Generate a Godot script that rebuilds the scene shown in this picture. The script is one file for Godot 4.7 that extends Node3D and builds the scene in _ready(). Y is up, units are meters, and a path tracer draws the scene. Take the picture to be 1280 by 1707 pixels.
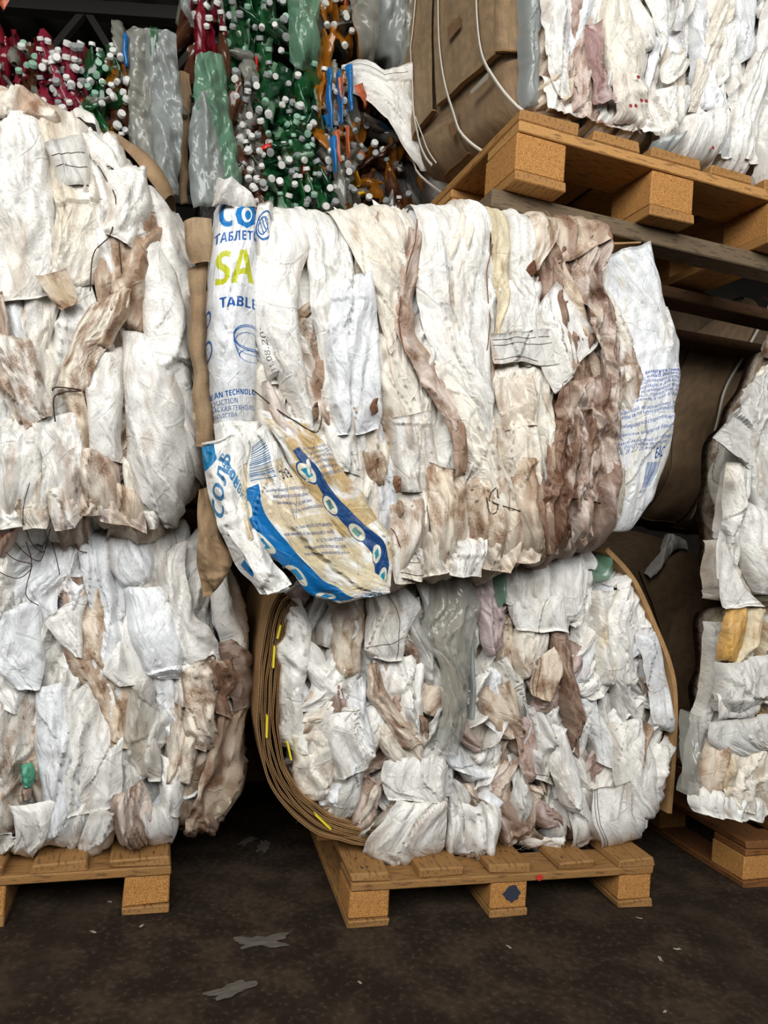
extends Node3D
# A warehouse row of pressed bales of woven plastic sacks on wooden pallets.
# Everything stands in metres; y is up. The row of stacks is turned by ROW degrees to the camera.

const ROW := 17.0
const FOCAL := 1218.9           # focal length in pixels of a 1280 x 1707 frame
var cam: Camera3D
var rng := RandomNumberGenerator.new()
var noise := FastNoiseLite.new()     # smooth
var rough := FastNoiseLite.new()     # several octaves
var serial := 0
var M := {}                          # materials
var T := {}                          # textures
var font_bold: SystemFont
var font_plain: SystemFont

const HUE := {
	"W": Color(0.82, 0.82, 0.80), "B": Color(0.77, 0.80, 0.84), "C": Color(0.81, 0.775, 0.70), "G": Color(0.62, 0.62, 0.60),
	"T": Color(0.72, 0.645, 0.55), "K": Color(0.66, 0.585, 0.545), "R": Color(0.385, 0.285, 0.225), "D": Color(0.17, 0.105, 0.07),
	"Y": Color(0.74, 0.66, 0.48), "V": Color(0.54, 0.45, 0.45), "O": Color(0.62, 0.36, 0.10), "N": Color(0.10, 0.38, 0.25), "P": Color(0.31, 0.21, 0.12), "Q": Color(0.25, 0.165, 0.095),
}

func _ready():
	lights_and_camera()
	rng.seed = 77
	noise.seed = 5; noise.noise_type = FastNoiseLite.TYPE_SIMPLEX_SMOOTH; noise.frequency = 1.0; noise.fractal_type = FastNoiseLite.FRACTAL_NONE
	rough.seed = 9; rough.noise_type = FastNoiseLite.TYPE_SIMPLEX; rough.frequency = 1.0; rough.fractal_octaves = 4
	make_textures()
	make_materials()
	hall()
	pallets()
	centre_upper()
	centre_lower()
	left_upper()
	left_lower()
	top_right()
	right_stack()
	cardboard_behind()
	bottle_bales()
	floor_litter()

# ---------------------------------------------------------------- camera, sky, light
func lights_and_camera():
	cam = Camera3D.new(); cam.name = "camera"
	cam.fov = 70.0; cam.near = 0.05; cam.far = 100.0
	cam.position = Vector3(0, 1.1, 0)
	cam.basis = Basis(Vector3.RIGHT, deg_to_rad(1.43)) * Basis(Vector3.BACK, deg_to_rad(4.0))
	add_child(cam)
	var we := WorldEnvironment.new(); we.name = "world_environment"
	var e := Environment.new()
	e.background_mode = Environment.BG_SKY
	var sm := ProceduralSkyMaterial.new()
	sm.sky_top_color = Color(0.80, 0.86, 0.94); sm.sky_horizon_color = Color(0.90, 0.92, 0.94)
	sm.ground_bottom_color = Color(0.35, 0.34, 0.32); sm.ground_horizon_color = Color(0.6, 0.6, 0.58)
	sm.sky_energy_multiplier = 1.0
	e.sky = Sky.new(); e.sky.sky_material = sm
	e.background_energy_multiplier = 1.5
	e.tonemap_mode = Environment.TONE_MAPPER_LINEAR
	e.tonemap_exposure = 1.1
	e.sdfgi_enabled = true; e.ssao_enabled = true; e.ssil_enabled = true
	we.environment = e
	add_child(we)
	# daylight that falls through the tall open bay behind the camera
	var a := AreaLight3D.new(); a.name = "daylight_bay"
	a.area_size = Vector2(9.0, 2.8); a.area_normalize_energy = true
	a.light_energy = 52.0; a.light_color = Color(1.0, 0.985, 0.96)
	a.position = Vector3(-0.4, 4.2, 3.0); a.rotation_degrees = Vector3(-26, 0, 0)
	a.shadow_enabled = true
	a.set("area_range", 30.0); a.set("area_attenuation", 2.0)
	add_child(a)

func ray(px: float, py: float) -> Vector3:
	return cam.basis * Vector3((px - 640.0) / FOCAL, (853.5 - py) / FOCAL, -1.0)

func at_depth(px: float, py: float, z: float) -> Vector3:      # the point seen there at that distance along -z
	var d := ray(px, py)
	return cam.position + d * (-z / d.z)

func on_floor(px: float, py: float) -> Vector3:
	var d := ray(px, py)
	return cam.position + d * (-cam.position.y / d.y)

func frame(origin: Vector3, yaw: float, off := 0.0) -> Transform3D:
	var b := Basis(Vector3.UP, deg_to_rad(yaw))
	return Transform3D(b, origin + b.z * off)

# ---------------------------------------------------------------- objects
var names := {}
func thing(called: String, label: String, category: String, xf := Transform3D(), group := "") -> Node3D:
	var o := Node3D.new(); o.name = called
	names[called] = names.get(called, -1) + 1
	if names[called] > 0: o.name = "%s_%03d" % [called, names[called]]
	o.transform = xf
	o.set_meta("label", label); o.set_meta("category", category)
	if group: o.set_meta("group", group)
	add_child(o, true)
	return o

func part(called: String, mesh: Mesh, mat: Material, parent: Node, xf := Transform3D()) -> MeshInstance3D:
	var o := MeshInstance3D.new()
	var key := str(parent.get_instance_id()) + called
	names[key] = names.get(key, -1) + 1
	o.name = called if names[key] == 0 else "%s_%03d" % [called, names[key]]
	o.mesh = mesh; o.material_override = mat; o.transform = xf
	o.cast_shadow = GeometryInstance3D.SHADOW_CASTING_SETTING_ON
	parent.add_child(o, true)
	return o

func struct(called: String, mesh: Mesh, mat: Material, xf := Transform3D()) -> MeshInstance3D:
	var o := part(called, mesh, mat, self, xf)
	o.set_meta("kind", "structure")
	return o

# ---------------------------------------------------------------- mesh helpers
func grid_mesh(nu: int, nv: int, P: PackedVector3Array, C: PackedColorArray, UV: PackedVector2Array, UV2 := PackedVector2Array()) -> ArrayMesh:
	# rows run top to bottom, columns left to right as seen from the front
	var N := PackedVector3Array(); N.resize(nu * nv)
	for j in nv:
		var j0 := maxi(j - 1, 0) * nu
		var j1 := mini(j + 1, nv - 1) * nu
		for i in nu:
			var r := P[j * nu + mini(i + 1, nu - 1)] - P[j * nu + maxi(i - 1, 0)]
			var d := P[j1 + i] - P[j0 + i]
			var n := d.cross(r)
			N[j * nu + i] = n.normalized() if n.length_squared() > 1e-16 else Vector3.BACK
	var I := PackedInt32Array(); I.resize((nu - 1) * (nv - 1) * 6)
	var k := 0
	for j in nv - 1:
		for i in nu - 1:
			var a := j * nu + i
			I[k] = a; I[k + 1] = a + 1; I[k + 2] = a + nu + 1
			I[k + 3] = a; I[k + 4] = a + nu + 1; I[k + 5] = a + nu
			k += 6
	var A := []; A.resize(Mesh.ARRAY_MAX)
	A[Mesh.ARRAY_VERTEX] = P; A[Mesh.ARRAY_NORMAL] = N; A[Mesh.ARRAY_INDEX] = I
	if C.size(): A[Mesh.ARRAY_COLOR] = C
	if UV.size(): A[Mesh.ARRAY_TEX_UV] = UV
	if UV2.size(): A[Mesh.ARRAY_TEX_UV2] = UV2
	var m := ArrayMesh.new()
	m.add_surface_from_arrays(Mesh.PRIMITIVE_TRIANGLES, A)
	return m

func quad(st: SurfaceTool, a: Vector3, b: Vector3, c: Vector3, d: Vector3):   # a b c d clockwise as seen from the front
	for p in [a, b, c, a, c, d]: st.add_vertex(p)

func solid(st: SurfaceTool) -> ArrayMesh:
	st.generate_normals()
	return st.commit()

func board(size: Vector3, bevel := 0.003, sd := 0, wobble := 0.0) -> ArrayMesh:
	# a sawn board centred on its own middle, its arrises chamfered, its ends a little out of true
	var st := SurfaceTool.new(); st.begin(Mesh.PRIMITIVE_TRIANGLES); st.set_smooth_group(-1)
	var r := RandomNumberGenerator.new(); r.seed = sd * 131 + 7
	var h := size / 2.0
	var off := {}
	var corner := func(sx: int, sy: int, sz: int, ax: int) -> Vector3:
		var key := Vector3i(sx, sy, sz)
		if not off.has(key): off[key] = Vector3(r.randf_range(-1, 1), r.randf_range(-1, 1), r.randf_range(-1, 1)) * wobble
		var p := Vector3(sx * h.x, sy * h.y, sz * h.z)
		for k in 3:
			if k != ax: p[k] -= bevel * (1 if p[k] > 0 else -1)
		return p + off[key]
	for ax in 3:
		var b := (ax + 1) % 3
		var c := (ax + 2) % 3
		for s in [-1, 1]:
			var q := []
			for e in [[-1, -1], [-1, 1], [1, 1], [1, -1]]:
				var k := Vector3i(); k[ax] = s; k[b] = e[0]; k[c] = e[1]
				q.append(corner.call(k.x, k.y, k.z, ax))
			if s < 0: q.reverse()
			quad(st, q[0], q[1], q[2], q[3])
	for ax in 3:            # chamfers along the edges parallel to ax
		var b := (ax + 1) % 3
		var c := (ax + 2) % 3
		for sb in [-1, 1]:
			for sc in [-1, 1]:
				var k0 := Vector3i(); k0[ax] = -1; k0[b] = sb; k0[c] = sc
				var k1 := k0; k1[ax] = 1
				var q := [corner.call(k0.x, k0.y, k0.z, b), corner.call(k1.x, k1.y, k1.z, b), corner.call(k1.x, k1.y, k1.z, c), corner.call(k0.x, k0.y, k0.z, c)]
				var nrm: Vector3 = (q[2] - q[0]).cross(q[1] - q[0])
				var outw := Vector3(); outw[b] = sb; outw[c] = sc
				if nrm.dot(outw) < 0: q.reverse()
				quad(st, q[0], q[1], q[2], q[3])
	for sx in [-1, 1]:
		for sy in [-1, 1]:
			for sz in [-1, 1]:
				var q := [corner.call(sx, sy, sz, 0), corner.call(sx, sy, sz, 1), corner.call(sx, sy, sz, 2)]
				var nrm: Vector3 = (q[2] - q[0]).cross(q[1] - q[0])
				if nrm.dot(Vector3(sx, sy, sz)) < 0: q.reverse()
				for p in q: st.add_vertex(p)
	return solid(st)

func spline(pts: PackedVector2Array, n: int) -> PackedVector2Array:
	var out := PackedVector2Array(); out.resize(n)
	var m := pts.size()
	for k in n:
		var t := float(k) / (n - 1) * (m - 1)
		var i := mini(int(t), m - 2)
		out[k] = pts[i].cubic_interpolate(pts[i + 1], pts[maxi(i - 1, 0)], pts[mini(i + 2, m - 1)], t - i)
	return out

func spline3(pts: PackedVector3Array, n: int) -> PackedVector3Array:
	var out := PackedVector3Array(); out.resize(n)
	var m := pts.size()
	for k in n:
		var t := float(k) / (n - 1) * (m - 1)
		var i := mini(int(t), m - 2)
		out[k] = pts[i].cubic_interpolate(pts[i + 1], pts[maxi(i - 1, 0)], pts[mini(i + 2, m - 1)], t - i)
	return out

func tube(path: PackedVector3Array, radius: float, sides := 5) -> ArrayMesh:
	var n := path.size()
	var P := PackedVector3Array()
	for j in n:
		var t := (path[mini(j + 1, n - 1)] - path[maxi(j - 1, 0)]).normalized()
		var a := t.cross(Vector3.UP if absf(t.y) < 0.9 else Vector3.RIGHT).normalized()
		var b := t.cross(a)
		for i in sides + 1:
			var w := TAU * i / sides
			P.append(path[j] + (a * cos(w) + b * sin(w)) * radius)
	return grid_mesh(sides + 1, n, P, PackedColorArray(), PackedVector2Array())

# a slab that follows a path in a bale's face and runs back into the bale: corrugated board seen on its edge
func slab(path: PackedVector3Array, back: Vector3, thick: float) -> ArrayMesh:
	var st := SurfaceTool.new(); st.begin(Mesh.PRIMITIVE_TRIANGLES); st.set_smooth_group(-1)
	var n := path.size()
	var A := []; var B := []
	var bn := back.normalized()
	for j in n:
		var t := (path[mini(j + 1, n - 1)] - path[maxi(j - 1, 0)]).normalized()
		var s := t.cross(bn).normalized() * thick * 0.5
		A.append(path[j] + s); B.append(path[j] - s)
	for j in n - 1:
		quad(st, A[j], A[j + 1], B[j + 1], B[j])
		quad(st, B[j] + back, B[j + 1] + back, A[j + 1] + back, A[j] + back)
		quad(st, A[j] + back, A[j + 1] + back, A[j + 1], A[j])
		quad(st, B[j], B[j + 1], B[j + 1] + back, B[j] + back)
	quad(st, A[0], B[0], B[0] + back, A[0] + back)
	quad(st, B[n - 1], A[n - 1], A[n - 1] + back, B[n - 1] + back)
	return solid(st)

# ---------------------------------------------------------------- a bale: the map from its face to its surface
class Bale:
	var root: Node3D
	var xf: Transform3D          # face frame in the root's axes: x right, y up, z out of the face
	var world: Transform3D
	var c := Vector2()
	var R := PackedFloat32Array()
	var r := 0.12                # how far in from the outline the face begins to round off
	var depth := 0.8
	var nz: FastNoiseLite
	var seed_ := 0.0
	var lumps := 0.018
	func set_outline(poly: PackedVector2Array):
		c = Vector2()
		for p in poly: c += p
		c /= poly.size()
		R.resize(181)
		for k in 181:
			var th := TAU * k / 180.0
			var d := Vector2(cos(th), sin(th))
			var best := 0.1
			for i in poly.size():
				var hit = Geometry2D.segment_intersects_segment(c, c + d * 9.0, poly[i], poly[(i + 1) % poly.size()])
				if hit != null: best = maxf(best, (hit - c).length())
			R[k] = best
		for it in 2:
			var S := R.duplicate()
			for k in 181:
				S[k] = (R[k] * 2.0 + R[(k + 179) % 180] + R[(k + 1) % 180]) / 4.0
			R = S
	func reach(q: Vector2) -> float:
		var t := fposmod((q - c).angle(), TAU) / TAU * 180.0
		var i := int(t)
		return lerpf(R[i], R[mini(i + 1, 180)], t - i)
	func at(q: Vector2, h: float) -> Vector3:
		h += lumps * nz.get_noise_3d(q.x * 5.0, q.y * 3.0, seed_)
		var v := q - c
		var rho := v.length()
		var rr := reach(q)
		var d := rho - rr
		if d < -r: return Vector3(q.x, q.y, h)
		var e := v / rho
		if d <= 0.0:
			var s := (d + r) / r
			var co := sqrt(maxf(0.0, 1.0 - s * s))
			var p := c + e * (rr - r + (r + h) * s)
			return Vector3(p.x, p.y, (r + h) * co - r)
		var p2 := c + e * (rr + h)
		return Vector3(p2.x, p2.y, -r - d)

func new_bale(root: Node3D, world: Transform3D, outline: Array, r := 0.12, depth := 0.8) -> Bale:
	var b := Bale.new()
	b.root = root; b.world = world; b.xf = root.transform.affine_inverse() * world
	b.r = r; b.depth = depth; b.nz = noise
	serial += 1; b.seed_ = serial * 17.3
	b.set_outline(px(b, outline))
	return b

func px(b: Bale, a: Array) -> PackedVector2Array:     # pixels of the photograph -> the bale's face plane
	var out := PackedVector2Array()
	var inv := b.world.affine_inverse()
	var o := inv * cam.position
	for k in range(0, a.size(), 2):
		var d := inv.basis * ray(a[k], a[k + 1])
		var p := o + d * (-o.z / d.z)
		out.append(Vector2(p.x, p.y))
	return out

func core(b: Bale, called: String, hue: Color, mat: Material, inset := 0.012):
	# the packed inside of the bale, seen in the gaps between its sheets
	var nu := 121
	var prof := []
	for k in 13: prof.append(float(k) / 12.0)
	var P := PackedVector3Array(); var C := PackedColorArray(); var UV := PackedVector2Array()
	for k in prof.size() + 6:
		for i in nu:
			var th := -TAU * i / (nu - 1)
			var e := Vector2(cos(th), sin(th))
			var rr := b.reach(b.c + e)
			var p: Vector3
			if k < prof.size():
				var s: float = 1.0 - pow(1.0 - prof[k], 1.5)
				p = b.at(b.c + e * maxf(rr * s, 0.0005), -inset)
			elif k < prof.size() + 5:
				p = b.at(b.c + e * (rr + (b.depth - b.r) * (k - prof.size() + 1) / 5.0), -inset)
			else:
				p = Vector3(b.c.x, b.c.y, -b.depth)
			P.append(b.xf * p)
			C.append(hue); UV.append(Vector2(i * 0.03, k * 0.1))
	var m := grid_mesh(nu, prof.size() + 6, P, C, UV)
	var o := part(called, m, mat, b.root)
	return o

# ---------------------------------------------------------------- one sack or sheet pressed into a bale
# L and R: its two long edges from top to bottom. o: h layer height, w crumple, p pleat depth, pl pleat spacing, s stain 0..1, e edge stain,
# lift / tuck of the edges [left, right, top, bottom] (positive lifts off the bale, negative is tucked in), b bulge
class Sheet:
	var nu: int
	var nv: int
	var P: PackedVector3Array
	var node: MeshInstance3D
	func pos(u: float, v: float) -> Vector3:
		var x := clampf(u, 0, 1) * (nu - 1)
		var y := clampf(v, 0, 1) * (nv - 1)
		var i := mini(int(x), nu - 2)
		var j := mini(int(y), nv - 2)
		var a := P[j * nu + i].lerp(P[j * nu + i + 1], x - i)
		var c := P[(j + 1) * nu + i].lerp(P[(j + 1) * nu + i + 1], x - i)
		return a.lerp(c, y - j)
	func nrm(u: float, v: float) -> Vector3:
		var du := pos(u + 0.02, v) - pos(u - 0.02, v)
		var dv := pos(u, v + 0.02) - pos(u, v - 0.02)
		return dv.cross(du).normalized()

func sheet(b: Bale, L: PackedVector2Array, R: PackedVector2Array, hue: Color, o: Dictionary, called := "sack", mat: Material = null) -> Sheet:
	serial += 1
	var g := RandomNumberGenerator.new(); g.seed = serial * 7919 + 13
	var sd := serial * 3.71
	var step: float = o.get("step", 0.0046)
	var length := 0.0; var width := 0.0
	for k in range(1, L.size()): length += (L[k].distance_to(L[k - 1]) + R[mini(k, R.size() - 1)].distance_to(R[mini(k - 1, R.size() - 1)])) * 0.5
	for k in L.size(): width += L[k].distance_to(R[mini(k, R.size() - 1)]) / L.size()
	var nu := clampi(int(width / step), 5, 120)
	var nv := clampi(int(length / step), 5, 190)
	var EL := spline(L, nv)
	var ER := spline(R, nv)
	var h0: float = o.get("h", 0.01)
	var crumple: float = o.get("w", 1.0)
	var pleat: float = o.get("p", 0.004)
	var pl: float = o.get("pl", 0.04)
	var bulge: float = o.get("b", 0.012)
	var stain: float = o.get("s", 0.3)
	var edge_stain: float = o.get("e", 0.35)
	var tint: Color = o.get("sc", Color(0.31, 0.185, 0.10))
	var lift: Array = o.get("lift", [g.randf_range(-0.034, 0.008), g.randf_range(-0.034, 0.008), g.randf_range(-0.016, 0.008), g.randf_range(-0.012, 0.010)])
	var wig: float = o.get("wig", 0.007)
	var shear: float = o.get("sh", g.randf_range(-0.35, 0.35))
	var sharp := g.randf_range(0.62, 0.9)
	# random folds: each a straight crease with flat facets on both sides
	var nc := int(clampf(6 + width * length * 260.0, 6, 40) * minf(crumple, 1.6))
	var cp := PackedVector2Array(); var cn := PackedVector2Array(); var cw := PackedFloat32Array(); var ca := PackedFloat32Array(); var cl := PackedFloat32Array()
	for k in nc:
		cp.append(Vector2(g.randf() * width, g.randf() * length))
		var ang := g.randfn(0.0, 0.28) if g.randf() < 0.8 else g.randf_range(-1.6, 1.6)
		cn.append(Vector2(cos(ang), sin(ang)))
		cw.append(g.randf_range(0.006, 0.028))
		ca.append(g.randf_range(0.16, 0.55) * (1.0 if g.randf() < 0.6 else -1.0) * crumple)
		cl.append(g.randf_range(0.06, 0.36))
	# folds that lap over: a step on one side that dies away on the other
	for k in int(clampf(2 + width * length * 110.0, 2, 14) * o.get("laps", 1.0) * minf(crumple, 1.4)):
		cp.append(Vector2(g.randf() * width, g.randf() * length))
		var ang := g.randfn(0.0, 0.24) if g.randf() < 0.85 else g.randf_range(-1.6, 1.6)
		if g.randf() < 0.5: ang += PI
		cn.append(Vector2(cos(ang), sin(ang))); cw.append(g.randf_range(0.02, 0.05))
		ca.append(g.randf_range(0.004, 0.011)); cl.append(g.randf_range(0.05, 0.25))
	var first_lap := nc
	var last_lap := cp.size()
	# a fan of tension folds that run out from one pinched place
	if crumple > 0.5:
		for pinch in (1 if length < 0.3 else 2):
			var at0 := Vector2(g.randf_range(0.1, 0.9) * width, length * (g.randf_range(-0.05, 0.2) if g.randf() < 0.5 else g.randf_range(0.8, 1.05)))
			var dirv := 1.0 if at0.y < length * 0.5 else -1.0
			for k in 5:
				var ang := g.randf_range(-0.45, 0.45)
				var reach_ := g.randf_range(0.08, 0.30)
				var dd := Vector2(sin(ang), cos(ang) * dirv)
				cp.append(at0 + dd * reach_); cn.append(Vector2(dd.y, -dd.x)); cw.append(g.randf_range(0.006, 0.016))
				ca.append(g.randf_range(0.25, 0.6) * crumple); cl.append(reach_)
	nc = cp.size()
	var P := PackedVector3Array(); P.resize(nu * nv)
	var C := PackedColorArray(); C.resize(nu * nv)
	var UV := PackedVector2Array(); UV.resize(nu * nv)
	var UV2 := PackedVector2Array(); UV2.resize(nu * nv)
	var off := Vector2(g.randf() * 7.0, g.randf() * 7.0)
	var ew := minf(0.022, width * 0.3)
	for j in nv:
		var v := float(j) / (nv - 1)
		var span := ER[j] - EL[j]
		var wj := span.length()
		for i in nu:
			var u := float(i) / (nu - 1)
			var a := u * wj
			var bb := v * length
			var q := EL[j] + span * u
			var n1 := noise.get_noise_3d(a * 7.0, bb * 3.0, sd)
			q += Vector2(noise.get_noise_3d(q.x * 11.0, q.y * 9.0, sd), noise.get_noise_3d(q.x * 11.0, q.y * 9.0, sd + 40.0)) * wig
			var crease := 0.0
			var h := h0 + bulge * sqrt(maxf(0.0, 4.0 * u * (1.0 - u))) * sqrt(maxf(0.0, sin(PI * clampf(v, 0.02, 0.98)))) + 0.006 * n1 * crumple
			if pleat > 0.0:
				var ph := (a + shear * (bb - length * 0.5) * 0.35 + pl * 0.9 * noise.get_noise_2d(bb * 4.0 + sd, a * 5.0)) / pl
				var f := ph - floorf(ph)
				var saw := f / sharp if f < sharp else (1.0 - f) / (1.0 - sharp)
				h += pleat * saw * (0.55 + 0.45 * noise.get_noise_3d(bb * 2.5, floorf(ph) * 3.3, sd))
			for k in nc:
				var dv := Vector2(a, bb) - cp[k]
				if k >= first_lap and k < last_lap:
					var sg := dv.dot(cn[k]) + 0.008 * n1
					if sg >= 0.0 and sg < cw[k]:
						var al := absf(dv.x * cn[k].y - dv.y * cn[k].x)
						if al < cl[k]: h += ca[k] * (1.0 - sg / cw[k]) * minf(1.0, (cl[k] - al) * 25.0)
					continue
				var across := absf(dv.dot(cn[k]))
				if across < cw[k]:
					var along := absf(dv.x * cn[k].y - dv.y * cn[k].x)
					if along < cl[k]:
						if k % 4 == 0 and across < 0.0042: crease = maxf(crease, stain * 0.9)
						h += ca[k] * (cw[k] - across) * minf(1.0, (cl[k] - along) * 12.0) * 0.6
			h += 0.0022 * crumple * (0.5 - absf(noise.get_noise_3d(a * 30.0, bb * 6.0, sd)) * 2.2)
			var d0 := a; var d1 := wj - a; var d2 := bb; var d3 := length - bb
			if d0 < ew: h += lift[0] * pow(1.0 - d0 / ew, 2.0)
			if d1 < ew: h += lift[1] * pow(1.0 - d1 / ew, 2.0)
			if d2 < ew: h += lift[2] * pow(1.0 - d2 / ew, 2.0)
			if d3 < ew: h += lift[3] * pow(1.0 - d3 / ew, 2.0)
			var idx := j * nu + i
			P[idx] = b.xf * b.at(q, h)
			UV[idx] = Vector2(a, bb) + off
			UV2[idx] = Vector2(u, v)
			# dirt: streaks that run with the sack, blots, and browned hems
			var t := 0.0
			if stain > 0.0:
				var n2 := rough.get_noise_3d(a * 9.0, bb * 2.6, sd)
				var n3 := rough.get_noise_3d(q.x * 14.0, q.y * 9.0, 3.0)
				var n4 := rough.get_noise_3d(a * 38.0, bb * 5.0, sd + 7.0)
				t = smoothstep(0.66 - stain * 0.45, 0.94 - stain * 0.34, 0.5 + 0.5 * n2 + 0.3 * n3 + 0.28 * n4) * minf(0.9, 0.35 + stain * 0.65)
			if edge_stain > 0.0:
				var e := minf(minf(d0, d1), minf(d2, d3))
				t = maxf(t, (1.0 - smoothstep(0.0, 0.018, e + 0.012 * n1)) * edge_stain * clampf(0.5 + rough.get_noise_3d(q.x * 8.0, q.y * 8.0, sd), 0.0, 1.0))
			var warm := smoothstep(0.0, 0.75, rough.get_noise_3d(a * 5.0 + 9.0, bb * 1.6, sd)) * minf(stain * 2.2, 0.45)
			var cc := hue.lerp(Color(0.66, 0.54, 0.36), warm).lerp(tint, clampf(t + crease * (0.5 + 0.8 * n1), 0.0, 0.9))
			var m := 1.0 + 0.05 * n1
			C[idx] = Color(cc.r * m, cc.g * m, cc.b * m)
	var s := Sheet.new()
	s.nu = nu; s.nv = nv; s.P = P
	s.node = part(called, grid_mesh(nu, nv, P, C, UV, UV2), mat if mat else (M.sack_dirty if stain >= 0.35 else M.sack), b.root)
	return s

# a sheet given by pixels of its two edges
func S(b: Bale, l: Array, r: Array, hue: String, h := 0.015, o := {}, called := "sack", mat: Material = null) -> Sheet:
	var d: Dictionary = o.duplicate(); d.h = h
	return sheet(b, px(b, l), px(b, r), HUE[hue], d, called, mat)

# rows of stitches on a sheet, from (u0, v0) to (u1, v1)
func seam(s: Sheet, u0: float, v0: float, u1: float, v1: float, mat: Material = null, wide := 0.0014):
	var st := SurfaceTool.new(); st.begin(Mesh.PRIMITIVE_TRIANGLES); st.set_smooth_group(-1)
	var total := s.pos(u0, v0).distance_to(s.pos(u1, v1))
	var n := maxi(8, int(total / 0.0035))
	for k in n:
		var t0 := float(k) / n; var t1 := float(k + 1) / n
		var a := s.pos(lerpf(u0, u1, t0), lerpf(v0, v1, t0)); var c := s.pos(lerpf(u0, u1, t1), lerpf(v0, v1, t1))
		var nn := s.nrm(lerpf(u0, u1, t0), lerpf(v0, v1, t0))
		var sd := (c - a).cross(nn).normalized() * wide * 0.5
		a += nn * 0.0012; c += nn * 0.0012
		quad(st, a - sd, c - sd, c + sd, a + sd)
		quad(st, a + sd, c + sd, c + sd - nn * 0.001, a + sd - nn * 0.001)
		quad(st, a - sd - nn * 0.001, c - sd - nn * 0.001, c - sd, a - sd)
	part("seam", solid(st), mat if mat else M.thread, s.node)

# loose thread hanging on a bale: pixels and how far it stands off
func thread(b: Bale, a: Array, h := 0.03, radius := 0.0011, mat: Material = null, called := "loose_thread"):
	var q := px(b, a)
	var n := q.size() * 8
	var sp := spline(q, n)
	var P := PackedVector3Array()
	for k in n: P.append(b.xf * b.at(sp[k], h + 0.004 * noise.get_noise_2d(k * 0.3, serial)))
	serial += 1
	part(called, tube(P, radius), mat if mat else M.thread, b.root)

# the many sacks nobody singles out: columns of pressed sheets over the whole face, wrapped round the edges
func fill(b: Bale, o: Dictionary):
	var lo := Vector2(9, 9); var hi := Vector2(-9, -9)
	for k in 180:
		var p := b.c + Vector2(cos(TAU * k / 180), sin(TAU * k / 180)) * b.R[k]
		lo = lo.min(p); hi = hi.max(p)
	var x: float = lo.x - 0.05
	var wmin: float = o.get("wmin", 0.05); var wmax: float = o.get("wmax", 0.12)
	var lmin: float = o.get("lmin", 0.18); var lmax: float = o.get("lmax", 0.5)
	var lean: float = o.get("lean", 0.05)
	var stained: float = o.get("stain", 0.25)
	var plain: String = o.get("plain", "WWBWC")
	var dirty: String = o.get("dirty", "TKCR")
	var made := 0
	while x < hi.x + 0.04:
		var w := rng.randf_range(wmin, wmax)
		var y := hi.y + 0.06
		while y > lo.y - 0.04:
			var ln := rng.randf_range(lmin, lmax)
			var mid := Vector2(x + w * 0.5, y - ln * 0.5)
			var over := (mid - b.c).length() - b.reach(mid)
			if over < 0.10 and made < int(o.get("most", 260)):
				var l := PackedVector2Array(); var r := PackedVector2Array()
				var dx := rng.randf_range(-lean, lean)
				var taper0 := rng.randf_range(0.5, 1.15); var taper1 := rng.randf_range(0.4, 1.15)
				for k in 4:
					var t := k / 3.0
					var half := w * 0.62 * (lerpf(taper0, taper1, t) if k == 0 or k == 3 else 1.0)
					var cx := mid.x + dx * (t - 0.5) * 2.0 + rng.randf_range(-0.014, 0.014)
					var yy := y - ln * t
					l.append(Vector2(cx - half, yy + rng.randf_range(-0.03, 0.03))); r.append(Vector2(cx + half, yy + rng.randf_range(-0.03, 0.03)))
				var turn := rng.randfn(0.0, o.get("rot", 0.16))
				for k in 4:
					l[k] = mid + (l[k] - mid).rotated(turn); r[k] = mid + (r[k] - mid).rotated(turn)
				var zone := 0.5 + 0.5 * noise.get_noise_3d(mid.x * 3.5, mid.y * 1.5, b.seed_ + 9.0)
				if o.has("zone"): zone = o.zone.call(mid)
				var bad := rng.randf() < zone * stained * 2.0
				var pal := dirty if bad else plain
				var opt := {"h": rng.randf_range(-0.006, 0.032), "p": rng.randf_range(0.0, 0.010), "pl": rng.randf_range(0.018, 0.05), "w": rng.randf_range(0.8, 1.7), "b": rng.randf_range(0.004, 0.016),
					"s": rng.randf_range(0.35, 0.75) if bad else rng.randf_range(0.0, stained), "e": rng.randf_range(0.1, 0.7) * (1.0 if bad else stained * 1.6), "step": 0.0052}
				if o.has("sc"): opt.sc = o.sc
				var s := sheet(b, l, r, HUE[pal[rng.randi() % pal.length()]], opt)
				made += 1
				if rng.randf() < 0.16: 
					var v := 0.06 if rng.randf() < 0.5 else 0.93
					seam(s, 0.06, v, 0.94, v + rng.randf_range(-0.02, 0.02))
			y -= ln * rng.randf_range(0.62, 0.85)
		x += w * 0.82

# ---------------------------------------------------------------- textures and materials
func noise_image(size: int, kind: int, freq: float, oct := 4, sd := 1, ridged := false) -> Image:
	var n := FastNoiseLite.new(); n.seed = sd; n.noise_type = kind; n.frequency = freq
	n.fractal_type = FastNoiseLite.FRACTAL_RIDGED if ridged else FastNoiseLite.FRACTAL_FBM
	n.fractal_octaves = oct
	if kind == FastNoiseLite.TYPE_CELLULAR: n.cellular_return_type = FastNoiseLite.RETURN_DISTANCE2_SUB; n.cellular_jitter = 1.0
	return n.get_seamless_image(size, size, false, false, 0.15)

func mix_images(a: Image, b: Image, f: Callable) -> Image:
	var w := a.get_width()
	var out := Image.create(w, w, false, Image.FORMAT_RGB8)
	for y in w:
		for x in w:
			out.set_pixel(x, y, f.call(a.get_pixel(x, y).r, b.get_pixel(x, y).r, x, y))
	return out

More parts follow.
